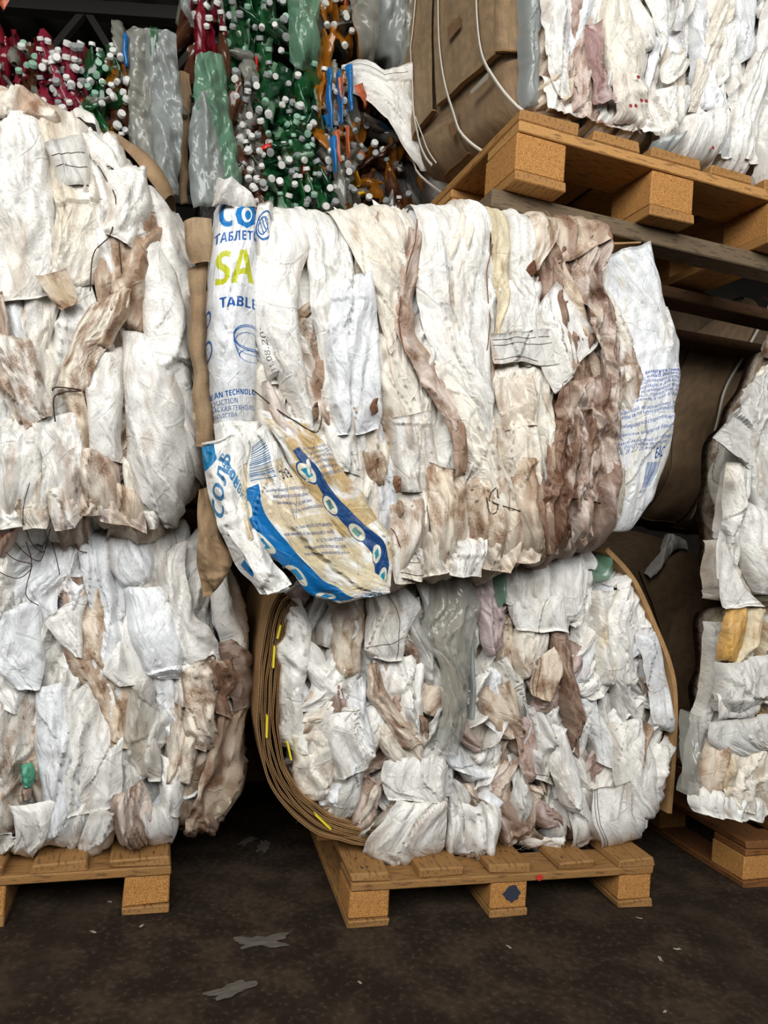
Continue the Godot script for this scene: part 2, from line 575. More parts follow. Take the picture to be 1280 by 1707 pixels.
func make_textures():
	var soft := noise_image(512, FastNoiseLite.TYPE_SIMPLEX, 0.012, 5, 3)
	var fine := noise_image(512, FastNoiseLite.TYPE_SIMPLEX, 0.11, 3, 4)
	# grubby woven plastic: mottled, with specks
	T.sack = ImageTexture.create_from_image(mix_images(soft, fine, func(a, b, x, y):
		var weave := 0.985 + 0.015 * (1.0 if (x / 3 + y / 3) % 2 == 0 else -1.0)
		var k: float = (0.93 + 0.07 * smoothstep(0.25, 0.60, a)) * weave
		k *= 1.0 - 0.04 * smoothstep(0.62, 0.75, b)
		var speck := smoothstep(0.84, 0.90, b) * 0.35
		return Color(k, k * 0.995, k * 0.98).lerp(Color(0.42, 0.29, 0.2), speck)))
	# the same plastic ingrained with brown dirt: dense specks in blots and runs
	var blots := noise_image(512, FastNoiseLite.TYPE_SIMPLEX, 0.010, 6, 7)
	var grit := noise_image(512, FastNoiseLite.TYPE_SIMPLEX, 0.20, 3, 8)
	T.dirt = ImageTexture.create_from_image(mix_images(blots, grit, func(a, b, x, y):
		var weave := 0.98 + 0.02 * (1.0 if (x / 2 + y / 2) % 2 == 0 else -1.0)
		var blot := smoothstep(0.25, 0.85, a)
		var speck: float = smoothstep(0.50, 0.85, b)
		var k := clampf(0.42 * blot * blot + 0.50 * speck * (0.25 + 0.75 * blot), 0.0, 1.0)
		return Color(0.98 * weave, 0.965 * weave, 0.94 * weave).lerp(Color(0.50, 0.36, 0.26), k)))
	# fine crinkles: soft swells with sparse sharp creases drawn over them
	var swell := noise_image(1024, FastNoiseLite.TYPE_SIMPLEX, 0.009, 3, 12)
	swell.convert(Image.FORMAT_RF)
	var lr := RandomNumberGenerator.new(); lr.seed = 404
	for y in 1024:
		for x in 1024: swell.set_pixel(x, y, Color(0.30 + 0.32 * swell.get_pixel(x, y).r, 0, 0))
	for k in 230:
		var p := Vector2(lr.randf() * 1024, lr.randf() * 1024)
		var ang := lr.randfn(PI * 0.5, 0.45) if lr.randf() < 0.6 else lr.randf() * PI
		var d := Vector2(cos(ang), sin(ang))
		var ln := lr.randf_range(40, 260)
		var half := lr.randf_range(4, 15)
		var amp := lr.randf_range(0.05, 0.20) * (1.0 if lr.randf() < 0.65 else -1.0)
		var bend := lr.randf_range(-0.0016, 0.0016)
		for i in int(ln):
			var fade := minf(1.0, minf(i, ln - i) / 30.0)
			var c := p + d * i + Vector2(-d.y, d.x) * bend * i * i
			for w in range(-int(half), int(half) + 1):
				var q := c + Vector2(-d.y, d.x) * w
				var xi := posmod(int(q.x), 1024); var yi := posmod(int(q.y), 1024)
				var hh := amp * fade * pow(1.0 - absf(w) / (half + 1.0), 1.3)
				var old := swell.get_pixel(xi, yi).r
				var base_ := 0.46
				swell.set_pixel(xi, yi, Color(maxf(old, base_ + hh) if amp > 0 else minf(old, base_ + hh), 0, 0))
	swell.convert(Image.FORMAT_L8)
	T.crinkle = ImageTexture.create_from_image(swell)
	var grain := noise_image(512, FastNoiseLite.TYPE_SIMPLEX, 0.02, 5, 21)
	T.wood = ImageTexture.create_from_image(mix_images(grain, fine, func(a, b, _x, _y):
		var k: float = 0.5 + 0.5 * sin(a * 46.0)
		var c := Color(0.80, 0.64, 0.42).lerp(Color(0.60, 0.43, 0.25), k * 0.55)
		return c.lerp(Color(0.33, 0.23, 0.14), 0.5 * smoothstep(0.62, 0.85, a) + 0.12 * smoothstep(0.7, 0.95, b))))
	var chip := noise_image(512, FastNoiseLite.TYPE_CELLULAR, 0.07, 2, 31)
	T.chip = ImageTexture.create_from_image(mix_images(chip, fine, func(a, b, _x, _y):
		var k: float = clampf(a * 0.7 + b * 0.5, 0, 1)
		return Color(0.54, 0.37, 0.19).lerp(Color(0.90, 0.72, 0.46), smoothstep(0.15, 0.65, k))))
	T.card = ImageTexture.create_from_image(mix_images(soft, fine, func(a, b, x, _y):
		var k: float = 0.88 + 0.16 * (a - 0.5) + 0.08 * (b - 0.5) + 0.018 * sin(x * TAU / 16.0)
		return Color(k, k * 0.985, k * 0.95)))
	T.floor = ImageTexture.create_from_image(mix_images(noise_image(1024, FastNoiseLite.TYPE_SIMPLEX, 0.008, 6, 41), noise_image(1024, FastNoiseLite.TYPE_SIMPLEX, 0.06, 4, 42), func(a, b, _x, _y):
		var k: float = smoothstep(0.2, 0.8, a * 0.65 + b * 0.35)
		var c := Color(0.155, 0.132, 0.112).lerp(Color(0.26, 0.232, 0.20), k)
		return c.lerp(Color(0.34, 0.31, 0.275), smoothstep(0.74, 0.84, b) * 0.5)))
	font_bold = SystemFont.new(); font_bold.font_names = PackedStringArray(["Droid Sans"]); font_bold.font_weight = 700
	font_plain = SystemFont.new(); font_plain.font_names = PackedStringArray(["Droid Sans"])

func mat(albedo: Color, roughness: float, tex: Texture2D = null, scale := Vector3.ONE, tri := true) -> StandardMaterial3D:
	var m := StandardMaterial3D.new()
	m.albedo_color = albedo; m.roughness = roughness
	m.cull_mode = BaseMaterial3D.CULL_DISABLED
	if tex:
		m.albedo_texture = tex; m.uv1_triplanar = tri; m.uv1_scale = scale
	return m

func bump(m: StandardMaterial3D, tex: Texture2D, cm: float) -> StandardMaterial3D:
	m.heightmap_enabled = true; m.heightmap_texture = tex; m.heightmap_scale = cm
	return m

func sack_material(roughness: float, print_: Texture2D = null, cm := 0.75) -> StandardMaterial3D:
	var m := bump(mat(Color.WHITE, roughness, T.sack, Vector3(2.6, 1.9, 1.0), false), T.crinkle, cm)
	m.vertex_color_use_as_albedo = true
	m.metallic_specular = 0.45
	if print_:
		m.detail_enabled = true; m.detail_albedo = print_; m.detail_blend_mode = BaseMaterial3D.BLEND_MODE_MUL
		m.detail_uv_layer = BaseMaterial3D.DETAIL_UV_2
	return m

func srgb(r: int, g: int, b: int) -> Color: return Color8(r, g, b)

func make_materials():
	M.sack = sack_material(0.46)
	M.sack_dirty = sack_material(0.55); M.sack_dirty.albedo_texture = T.dirt
	M.film = mat(Color(0.62, 0.62, 0.58, 0.55), 0.16); M.film.transparency = BaseMaterial3D.TRANSPARENCY_ALPHA
	M.film_grey = mat(Color(0.56, 0.58, 0.57, 0.8), 0.2); M.film_grey.transparency = BaseMaterial3D.TRANSPARENCY_ALPHA
	M.film_green = mat(Color(0.40, 0.56, 0.46, 0.65), 0.18); M.film_green.transparency = BaseMaterial3D.TRANSPARENCY_ALPHA
	for k in ["film", "film_grey", "film_green"]: bump(M[k], T.crinkle, 0.5); M[k].uv1_triplanar = false
	M.wood_x = bump(mat(srgb(192, 180, 158), 0.75, T.wood, Vector3(0.9, 7, 7)), T.wood, 0.12)
	M.wood_z = bump(mat(srgb(192, 180, 158), 0.75, T.wood, Vector3(7, 7, 0.9)), T.wood, 0.12)
	M.wood_grey = bump(mat(srgb(138, 150, 176), 0.85, T.wood, Vector3(0.9, 7, 7)), T.wood, 0.12)
	M.wood_light_x = bump(mat(srgb(240, 228, 204), 0.75, T.wood, Vector3(0.9, 7, 7)), T.wood, 0.12)
	M.wood_light_z = bump(mat(srgb(214, 198, 168), 0.75, T.wood, Vector3(7, 7, 0.9)), T.wood, 0.12)
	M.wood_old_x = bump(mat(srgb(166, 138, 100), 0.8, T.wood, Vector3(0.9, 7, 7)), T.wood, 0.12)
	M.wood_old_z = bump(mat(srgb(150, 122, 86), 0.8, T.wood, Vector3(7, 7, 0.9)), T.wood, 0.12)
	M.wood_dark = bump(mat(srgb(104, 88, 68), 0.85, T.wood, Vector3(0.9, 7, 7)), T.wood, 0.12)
	M.chip = bump(mat(srgb(222, 204, 176), 0.85, T.chip, Vector3(5, 5, 5)), T.chip, 0.12)
	M.card = mat(srgb(176, 138, 92), 0.82, T.card, Vector3(2, 2, 2))
	M.card_dark = mat(srgb(136, 104, 70), 0.85, T.card, Vector3(2, 2, 2))
	M.card_edge = mat(srgb(158, 122, 80), 0.9, T.card, Vector3(9, 9, 9))
	M.card_sheet = bump(mat(Color.WHITE, 0.8, T.card, Vector3(2, 2, 2), false), T.crinkle, 0.18); M.card_sheet.vertex_color_use_as_albedo = true
	M.yellow = mat(srgb(214, 196, 40), 0.7)
	M.thread = mat(srgb(66, 46, 34), 0.9)
	M.thread_pale = mat(srgb(150, 136, 112), 0.8)
	M.rust = mat(srgb(120, 70, 36), 0.9)
	M.ink = mat(srgb(40, 44, 58), 0.9)
	M.red = mat(srgb(190, 40, 30), 0.7)
	M.dot = mat(srgb(134, 38, 42), 0.8)
	M.strap = mat(srgb(206, 200, 186), 0.5)
	M.floor = bump(mat(srgb(236, 222, 206), 0.93, T.floor, Vector3(0.55, 0.55, 0.55)), T.floor, 0.7); M.floor.metallic_specular = 0.25
	M.wall = mat(srgb(52, 48, 44), 0.95, T.card, Vector3(0.5, 0.5, 0.5))
	M.roof = mat(srgb(84, 84, 82), 0.7)
	M.steel = mat(srgb(50, 48, 46), 0.6)
	M.scrap = mat(srgb(84, 78, 70), 0.8)
	M.scrap_pale = mat(srgb(150, 142, 128), 0.7)

# a sheet of print: ink on white, laid over a sack
class Print:
	var img: Image
	var w: int
	var h: int
	func _init(w_: int, h_: int, ground := Color.WHITE):
		w = w_; h = h_
		img = Image.create(w, h, false, Image.FORMAT_RGB8); img.fill(ground)
	func dab(x: int, y: int, c: Color, a: float):
		if x >= 0 and y >= 0 and x < w and y < h and a > 0.0: img.set_pixel(x, y, img.get_pixel(x, y).lerp(c, a))
	# dx, dy: which way the writing runs and which way is down in it
	func text(s: String, x: float, y: float, size: int, c: Color, f: Font, dx := Vector2(1, 0), dy := Vector2(0, 1), a := 1.0):
		var ts := TextServerManager.get_primary_interface()
		var line := TextLine.new(); line.add_string(s, f, size)
		var sz := Vector2i(size, 0)
		var pen := 0.0
		var steps := maxi(1, int(ceil(dx.length() - 0.02)))
		for g in ts.shaped_text_get_glyphs(line.get_rid()):
			if g.index != 0 and g.font_rid.is_valid():
				ts.font_render_glyph(g.font_rid, sz, g.index)
				var r: Rect2 = ts.font_get_glyph_uv_rect(g.font_rid, sz, g.index)
				var o: Vector2 = ts.font_get_glyph_offset(g.font_rid, sz, g.index)
				var ti: int = ts.font_get_glyph_texture_idx(g.font_rid, sz, g.index)
				if ti >= 0 and r.size.x > 0:
					var im: Image = ts.font_get_texture_image(g.font_rid, sz, ti)
					for gy in int(r.size.y):
						for gx in int(r.size.x):
							var al: float = im.get_pixel(int(r.position.x) + gx, int(r.position.y) + gy).a * a
							if al > 0.02:
								for sx in steps:
									var p := Vector2(x, y) + dx * (pen + o.x + gx + float(sx) / steps) + dy * (o.y + gy)
									dab(int(p.x), int(p.y), c, al)
			pen += g.advance
	func ring(cx: float, cy: float, r0: float, r1: float, c: Color, sy := 1.0, a := 1.0):
		for y in range(int(cy - r1 * sy) - 1, int(cy + r1 * sy) + 2):
			for x in range(int(cx - r1) - 1, int(cx + r1) + 2):
				var d := Vector2(x - cx, (y - cy) / sy).length()
				dab(x, y, c, clampf(r1 - d, 0, 1) * clampf(d - r0 + 1.0, 0, 1) * a)
	func poly(pts: PackedVector2Array, c: Color, a := 1.0):
		var lo := pts[0]; var hi := pts[0]
		for p in pts: lo = lo.min(p); hi = hi.max(p)
		for y in range(int(lo.y), int(hi.y) + 1):
			for x in range(int(lo.x), int(hi.x) + 1):
				if Geometry2D.is_point_in_polygon(Vector2(x, y), pts): dab(x, y, c, a)
	func bars(x: int, y: int, bw: int, bh: int, c: Color, sd: int, across := true):
		var g := RandomNumberGenerator.new(); g.seed = sd
		var k := 0
		while k < (bw if across else bh):
			var t := g.randi_range(2, 5)
			for i in range(k, mini(k + t, bw if across else bh)):
				for j in (bh if across else bw):
					if across: dab(x + i, y + j, c, 0.9)
					else: dab(x + j, y + i, c, 0.9)
			k += t + g.randi_range(2, 5)
	func grains(sd: int, x0: int, x1: int, y0: int, y1: int, c: Color, amount: float):   # a photograph of loose grains in the print
		var n := FastNoiseLite.new(); n.seed = sd; n.noise_type = FastNoiseLite.TYPE_CELLULAR; n.frequency = 0.09
		var n2 := FastNoiseLite.new(); n2.seed = sd + 1; n2.frequency = 0.008; n2.fractal_octaves = 3
		for y in range(y0, y1):
			for x in range(x0, x1):
				var a := clampf((n2.get_noise_2d(x, y) + 0.32) * 2.2, 0, 1) * amount
				if a > 0.02: dab(x, y, c.darkened(0.28 * (0.5 + 0.5 * n.get_noise_2d(x, y))), a)
	func made() -> ImageTexture: return ImageTexture.create_from_image(img)

# ---------------------------------------------------------------- the hall
func box_mesh(size: Vector3) -> ArrayMesh: return board(size, 0.01)

func hall():
	var f := struct("floor", box_mesh(Vector3(18, 0.3, 13.5)), M.floor, Transform3D(Basis(), Vector3(0, -0.15, -3.3)))
	f.set_meta("label", "dark trodden concrete floor with pale chips and scraps"); f.set_meta("category", "floor")
	struct("wall_back", box_mesh(Vector3(18, 6, 0.3)), M.wall, Transform3D(Basis(), Vector3(0, 2.9, -10)))
	struct("wall_left", box_mesh(Vector3(0.3, 6, 13.5)), M.wall, Transform3D(Basis(), Vector3(-9, 2.9, -3.3)))
	struct("wall_right", box_mesh(Vector3(0.3, 6, 13.5)), M.wall, Transform3D(Basis(), Vector3(9, 2.9, -3.3)))
	struct("wall_front", box_mesh(Vector3(18, 2.7, 0.3)), M.wall, Transform3D(Basis(), Vector3(0, 1.25, 3.3)))
	# ribbed sheet roof
	var nu := 361
	var P := PackedVector3Array()
	for j in 2:
		for i in nu:
			P.append(Vector3(-9.2 + 18.4 * i / (nu - 1), 5.75 + 0.05 * clampf(1.8 * sin(i * TAU / 8.0), -1, 1), 3.5 if j == 0 else -10.2))
	var lower := grid_mesh(nu, 2, P, PackedColorArray(), PackedVector2Array())
	var c := struct("ceiling", lower, M.roof)
	c.set_meta("label", "dark ribbed sheet metal roof high above the bales"); c.set_meta("category", "ceiling")
	part("roof_deck", box_mesh(Vector3(18.4, 0.2, 13.7)), M.wall, c, Transform3D(Basis(), Vector3(0, 5.95, -3.35)))
	# steel trusses under the roof
	for k in 3:
		var z: float = -4.6 - 1.9 * k
		var st := SurfaceTool.new(); st.begin(Mesh.PRIMITIVE_TRIANGLES)
		var bar := board(Vector3.ONE, 0.01)
		var beam := func(a: Vector3, b: Vector3, t: float):
			var d := b - a
			var bx := d.normalized()
			var bz := Vector3.BACK
			var by := bz.cross(bx)
			st.append_from(bar, 0, Transform3D(Basis(bx * d.length(), by * t, bz * t), (a + b) / 2))
		beam.call(Vector3(-8.8, 5.6, z), Vector3(8.8, 5.6, z), 0.12)
		beam.call(Vector3(-8.8, 4.75, z), Vector3(8.8, 4.75, z), 0.10)
		for i in 15:
			var x := -8.4 + i * 1.2
			beam.call(Vector3(x, 4.75, z), Vector3(x + 0.6, 5.6, z), 0.06)
			beam.call(Vector3(x + 0.6, 5.6, z), Vector3(x + 1.2, 4.75, z), 0.06)
		struct("trim_%d" % (k + 1), st.commit(), M.steel)

# ---------------------------------------------------------------- pallets
var F_centre: Transform3D
var F_left: Transform3D
var F_right: Transform3D
var F_top: Transform3D

func pallet(label: String, xf: Transform3D, w: float, d: float, s: float, widths: Array, tone := 0) -> Node3D:
	# origin: front left corner on what it stands on; x right, z towards the viewer
	var t := thing("pallet", label, "pallet", xf, "")
	var g := RandomNumberGenerator.new(); g.seed = 500 + serial; serial += 1
	var wx: Material = [M.wood_x, M.wood_old_x, M.wood_light_x][tone]
	var wz: Material = [M.wood_z, M.wood_old_z, M.wood_light_z][tone]
	var y0 := 0.022 * s; var y1 := 0.100 * s; var y2 := 0.122 * s; var y3 := 0.146 * s
	var bw: float = 0.115 * s
	for k in 3:
		var x: float = [bw * 0.5, w * 0.5, w - bw * 0.5][k]
		part("bottom_board", board(Vector3(bw * 1.04, y0, d), 0.003, serial + k, 0.002), wz, t, Transform3D(Basis(), Vector3(x, y0 * 0.5, -d * 0.5)))
		for j in 3:
			var bd := 0.14 * s
			var z: float = [-bd * 0.5 - 0.006, -d * 0.5, -d + bd * 0.5][j]
			part("block", board(Vector3(bw, y1 - y0, bd), 0.004, serial + 10 + k * 3 + j, 0.002), M.chip, t, Transform3D(Basis(), Vector3(x, (y0 + y1) * 0.5, z)))
	for j in 3:
		var sd := 0.14 * s
		var z: float = [-sd * 0.5, -d * 0.5, -d + sd * 0.5][j]
		part("stringer_board", board(Vector3(w, y2 - y1, sd), 0.003, serial + 30 + j, 0.0015), wx, t, Transform3D(Basis(), Vector3(w * 0.5, (y1 + y2) * 0.5, z)))
	var gap := 0.0
	for k in widths.size(): gap += widths[k]
	gap = (w - gap) / (widths.size() - 1)
	var x := 0.0
	for k in widths.size():
		part("top_board", board(Vector3(widths[k], y3 - y2, d), 0.0045, serial + 40 + k, 0.003), wz, t, Transform3D(Basis(Vector3.UP, g.randf_range(-0.008, 0.008)), Vector3(x + widths[k] * 0.5, (y2 + y3) * 0.5, -d * 0.5 - g.randf_range(-0.004, 0.012))))
		# nail heads near the front end
		for n in 3:
			var nail := CylinderMesh.new(); nail.top_radius = 0.004; nail.bottom_radius = 0.004; nail.height = 0.002; nail.radial_segments = 8; nail.rings = 1
			part("nail_head", nail, M.thread, t.get_child(t.get_child_count() - 1 - n), Transform3D(Basis(), Vector3(widths[k] * g.randf_range(-0.3, 0.3), (y3 - y2) * 0.5 + 0.0005, d * 0.5 - g.randf_range(0.03, 0.10))))
		x += widths[k] + gap
	return t

func blot(rx: float, ry: float, sd: int) -> ArrayMesh:      # a flat mark of paint with a ragged rim
	var st := SurfaceTool.new(); st.begin(Mesh.PRIMITIVE_TRIANGLES); st.set_smooth_group(-1)
	var p := []
	for k in 17:
		var a := -TAU * k / 16.0
		var r := 1.0 + 0.25 * noise.get_noise_2d(cos(a) * 1.5 + sd * 9.0, sin(a) * 1.5)
		p.append(Vector3(cos(a) * rx * r, sin(a) * ry * r, 0))
	for k in 16: 
		for v in [Vector3.ZERO, p[k], p[k + 1]]: st.add_vertex(v)
	return solid(st)

func pallets():
	F_centre = frame(on_floor(580, 1549), 15.0)
	var c := pallet("pale wooden pallet under the middle stack with a dark smudge on its middle block", F_centre, 0.96, 1.15, 1.0, [0.115, 0.135, 0.135, 0.115, 0.125])
	part("paint_smudge", blot(0.026, 0.024, 3), M.ink, c, Transform3D(Basis(), Vector3(0.96 * 0.5 + 0.008, 0.066, -0.003)))
	part("red_paint_mark", blot(0.010, 0.009, 8), M.red, c, Transform3D(Basis(), Vector3(0.57, 0.111, 0.0035)))
	F_left = frame(on_floor(280, 1522), ROW)
	var fl := F_left.translated_local(Vector3(-0.95, 0, 0))
	pallet("worn wooden pallet with a chipped corner block under the stack at the left edge", fl, 0.95, 1.15, 1.05, [0.145, 0.12, 0.14, 0.14, 0.16])
	F_right = frame(on_floor(1240, 1482), ROW)
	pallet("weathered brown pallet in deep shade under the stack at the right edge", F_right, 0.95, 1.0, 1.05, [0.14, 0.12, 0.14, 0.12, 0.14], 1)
	var top := at_depth(866, 200, 2.1)
	F_top = frame(top - Vector3(0, 0.122 * 1.45, 0), 19.0)
	pallet("tall wooden pallet seen from below, high above the middle stack, chipboard blocks", F_top, 1.12, 1.15, 1.45, [0.20, 0.17, 0.19, 0.17, 0.20], 2)

# ---------------------------------------------------------------- the middle stack, upper bale
func salt_print() -> ImageTexture:
	var p := Print.new(420, 1000)
	var blue := srgb(0, 128, 205); var deep := srgb(28, 96, 176)
	p.text("С", 34, 146, 172, blue, font_bold, Vector2(1.35, 0))
	p.poly(PackedVector2Array([Vector2(232, 50), Vector2(262, 0), Vector2(330, -30), Vector2(350, 10), Vector2(392, 70), Vector2(372, 122), Vector2(300, 152), Vector2(216, 134), Vector2(190, 94), Vector2(206, 60)]), blue)
	p.ring(290, 88, 0, 46, Color.WHITE, 0.85); p.ring(300, 92, 0, 26, blue, 0.9)
	p.text("ТАБЛЕТИ", 30, 214, 58, deep, font_bold, Vector2(1.55, -0.06), Vector2(0.05, 1))
	p.text("SA", 44, 374, 172, srgb(210, 212, 20), font_bold, Vector2(1.55, -0.04))
	p.text("TABLE", 98, 464, 54, deep, font_bold, Vector2(1.85, -0.04))
	var ink := srgb(52, 110, 190)
	for k in 2: p.ring(330, 570 + 6 * k, 118, 127, ink, 0.36)
	p.ring(330, 596, 112, 120, ink, 0.36, 0.7)
	for q in [[208, 590, 246, 648], [452, 590, 414, 648]]:
		p.poly(PackedVector2Array([Vector2(q[0] - 5, q[1]), Vector2(q[0] + 5, q[1]), Vector2(q[2] + 5, q[3]), Vector2(q[2] - 5, q[3])]), ink)
	p.ring(330, 644, 82, 90, ink, 0.25)
	p.ring(0, 600, 34, 44, deep, 1.0); p.ring(0, 470, 22, 31, deep, 0.9)
	p.text("EAN TECHNOLOGY", 8, 824, 34, deep, font_bold, Vector2(1.45, -0.04))
	p.text("DUCTION", 8, 858, 33, srgb(60, 100, 160), font_plain, Vector2(1.5, -0.03))
	p.text("ЙСКАЯ ТЕХНОЛО", 8, 890, 32, srgb(60, 100, 160), font_plain, Vector2(1.5, -0.02))
	p.text("ВОДСТВА", 8, 922, 31, srgb(60, 100, 160), font_plain, Vector2(1.5, -0.02))
	return p.made()

func badge(p: Print, x: float, y: float, r: float, c: Color, fill_: Color):
	p.ring(x, y, 0, r, Color(0.93, 0.92, 0.86))
	p.ring(x, y, r * 0.86, r, c)
	p.poly(PackedVector2Array([Vector2(x - r * 0.42, y - r * 0.35), Vector2(x + r * 0.38, y - r * 0.42), Vector2(x + r * 0.42, y + r * 0.36), Vector2(x - r * 0.36, y + r * 0.42)]), fill_)

func blue_print() -> ImageTexture:     # the long printed sack: blue band with badges, grains, lines of print that run across
	var p := Print.new(460, 900)
	p.grains(4, 110, 460, 150, 560, srgb(232, 204, 158), 0.6)
	p.grains(8, 150, 460, 380, 760, srgb(240, 224, 184), 0.8)
	p.bars(30, 60, 250, 150, srgb(44, 96, 150), 5, false)
	p.text("ЕАС", 420, 190, 52, srgb(50, 60, 80), font_bold, Vector2(-1, 0), Vector2(0, -1))
	var words := ["соль пищевая таблетированная", "массовая доля хлористого", "натрия 99,7 % не менее", "изготовлено по ГОСТ", "хранить в сухом месте", "срок хранения не ограничен", "масса нетто 25 кг", "для систем водоочистки", "и посудомоечных машин"]
	for k in 9:
		var y := 262 + k * 27 + (40 if k > 3 else 0)
		p.text(words[k], 455 - (k % 3) * 14, y, 19, srgb(70, 84, 130), font_plain, Vector2(-1.1, 0), Vector2(0, -1))
	var blue := srgb(10, 120, 196)
	p.poly(PackedVector2Array([Vector2(0, 235), Vector2(92, 225), Vector2(128, 420), Vector2(150, 640), Vector2(180, 800), Vector2(150, 815), Vector2(0, 815)]), blue)
	badge(p, 8, 330, 46, blue, blue); badge(p, 14, 470, 48, blue, srgb(40, 150, 210)); badge(p, 24, 610, 50, blue, srgb(40, 150, 210)); badge(p, 40, 740, 52, blue, srgb(30, 140, 210))
	p.text("ПРОД", 200, 868, 64, blue, font_bold)
	p.ring(330, 838, 40, 48, blue, 0.7)
	return p.made()

func navy_print() -> ImageTexture:     # its other side, folded over: navy band with a row of badges
	var p := Print.new(300, 900)
	p.grains(14, 0, 300, 60, 560, srgb(220, 184, 122), 0.85)
	p.grains(17, 0, 300, 420, 860, srgb(226, 200, 140), 0.6)
	for k in 6: p.text("таблетированная соль", 292, 200 + k * 24, 20, srgb(84, 98, 140), font_plain, Vector2(-0.9, 0), Vector2(0, -1))
	var navy := srgb(24, 74, 136)
	p.poly(PackedVector2Array([Vector2(60, 215), Vector2(116, 200), Vector2(190, 560), Vector2(262, 780), Vector2(240, 830), Vector2(130, 830), Vector2(90, 560)]), navy)
	badge(p, 62, 300, 44, navy, srgb(30, 150, 190)); badge(p, 84, 430, 44, navy, srgb(90, 140, 140)); badge(p, 118, 560, 46, navy, srgb(110, 160, 150)); badge(p, 150, 690, 48, navy, srgb(60, 150, 170)); badge(p, 200, 810, 48, navy, srgb(30, 160, 190))
	return p.made()

func lobe_print() -> ImageTexture:     # the crumpled white end of the same sack
	var p := Print.new(300, 700)
	p.poly(PackedVector2Array([Vector2(0, 60), Vector2(60, 40), Vector2(74, 130), Vector2(0, 170)]), srgb(30, 140, 205))
	for k in 4: p.text(["EURO", "TECH", "OF PR", "EUROI"][k], 80 + k * 20, 130 + k * 34, 44, srgb(50, 130, 190), font_bold, Vector2(0.55, 0.8), Vector2(-0.8, 0.55))
	p.text("СОЛЬ", 40, 330, 90, srgb(40, 120, 180), font_bold, Vector2(0.5, -0.8), Vector2(0.8, 0.5))
	p.poly(PackedVector2Array([Vector2(40, 560), Vector2(90, 540), Vector2(100, 590), Vector2(50, 610)]), srgb(20, 130, 205))
	p.grains(31, 170, 300, 180, 460, srgb(240, 214, 170), 0.7)
	return p.made()

func eac_print() -> ImageTexture:
	var p := Print.new(460, 1200)
	var ink := srgb(66, 92, 172)
	var lines := ["спублика Беларусь, Гомельская область,", "тел./факс, e-mail market, www", "я для приготовления раствора для", "ия (регенерации) и для восстановле", "свойств, применяемых в процессе умягче", "ообменных, прочностных, в промышлен", "лоснабжения, а также в пищевых", "", "ованной в соответствии с техническ", "нном или с инструкцией по эксплу", "", "а оборотной стороне отметк", "", "ажности воздуха не более 75%", "", "ления претензий от потребителей", "30, Российская Федерация,", "тел. 38 27 28, e-mail info"]
	for k in lines.size():
		p.text(lines[k], 12, 566 + k * 17.6, 20, ink, font_bold if k < 2 else font_plain, Vector2(1.5, -0.02), Vector2(0.03, 1))
	p.text("ЕАС", 290, 900, 58, srgb(40, 92, 176), font_bold, Vector2(0.9, -0.02), Vector2(-0.12, 1))
	p.bars(246, 912, 116, 96, srgb(60, 104, 180), 9)
	p.text("4810160", 240, 1028, 22, ink, font_plain)
	return p.made()

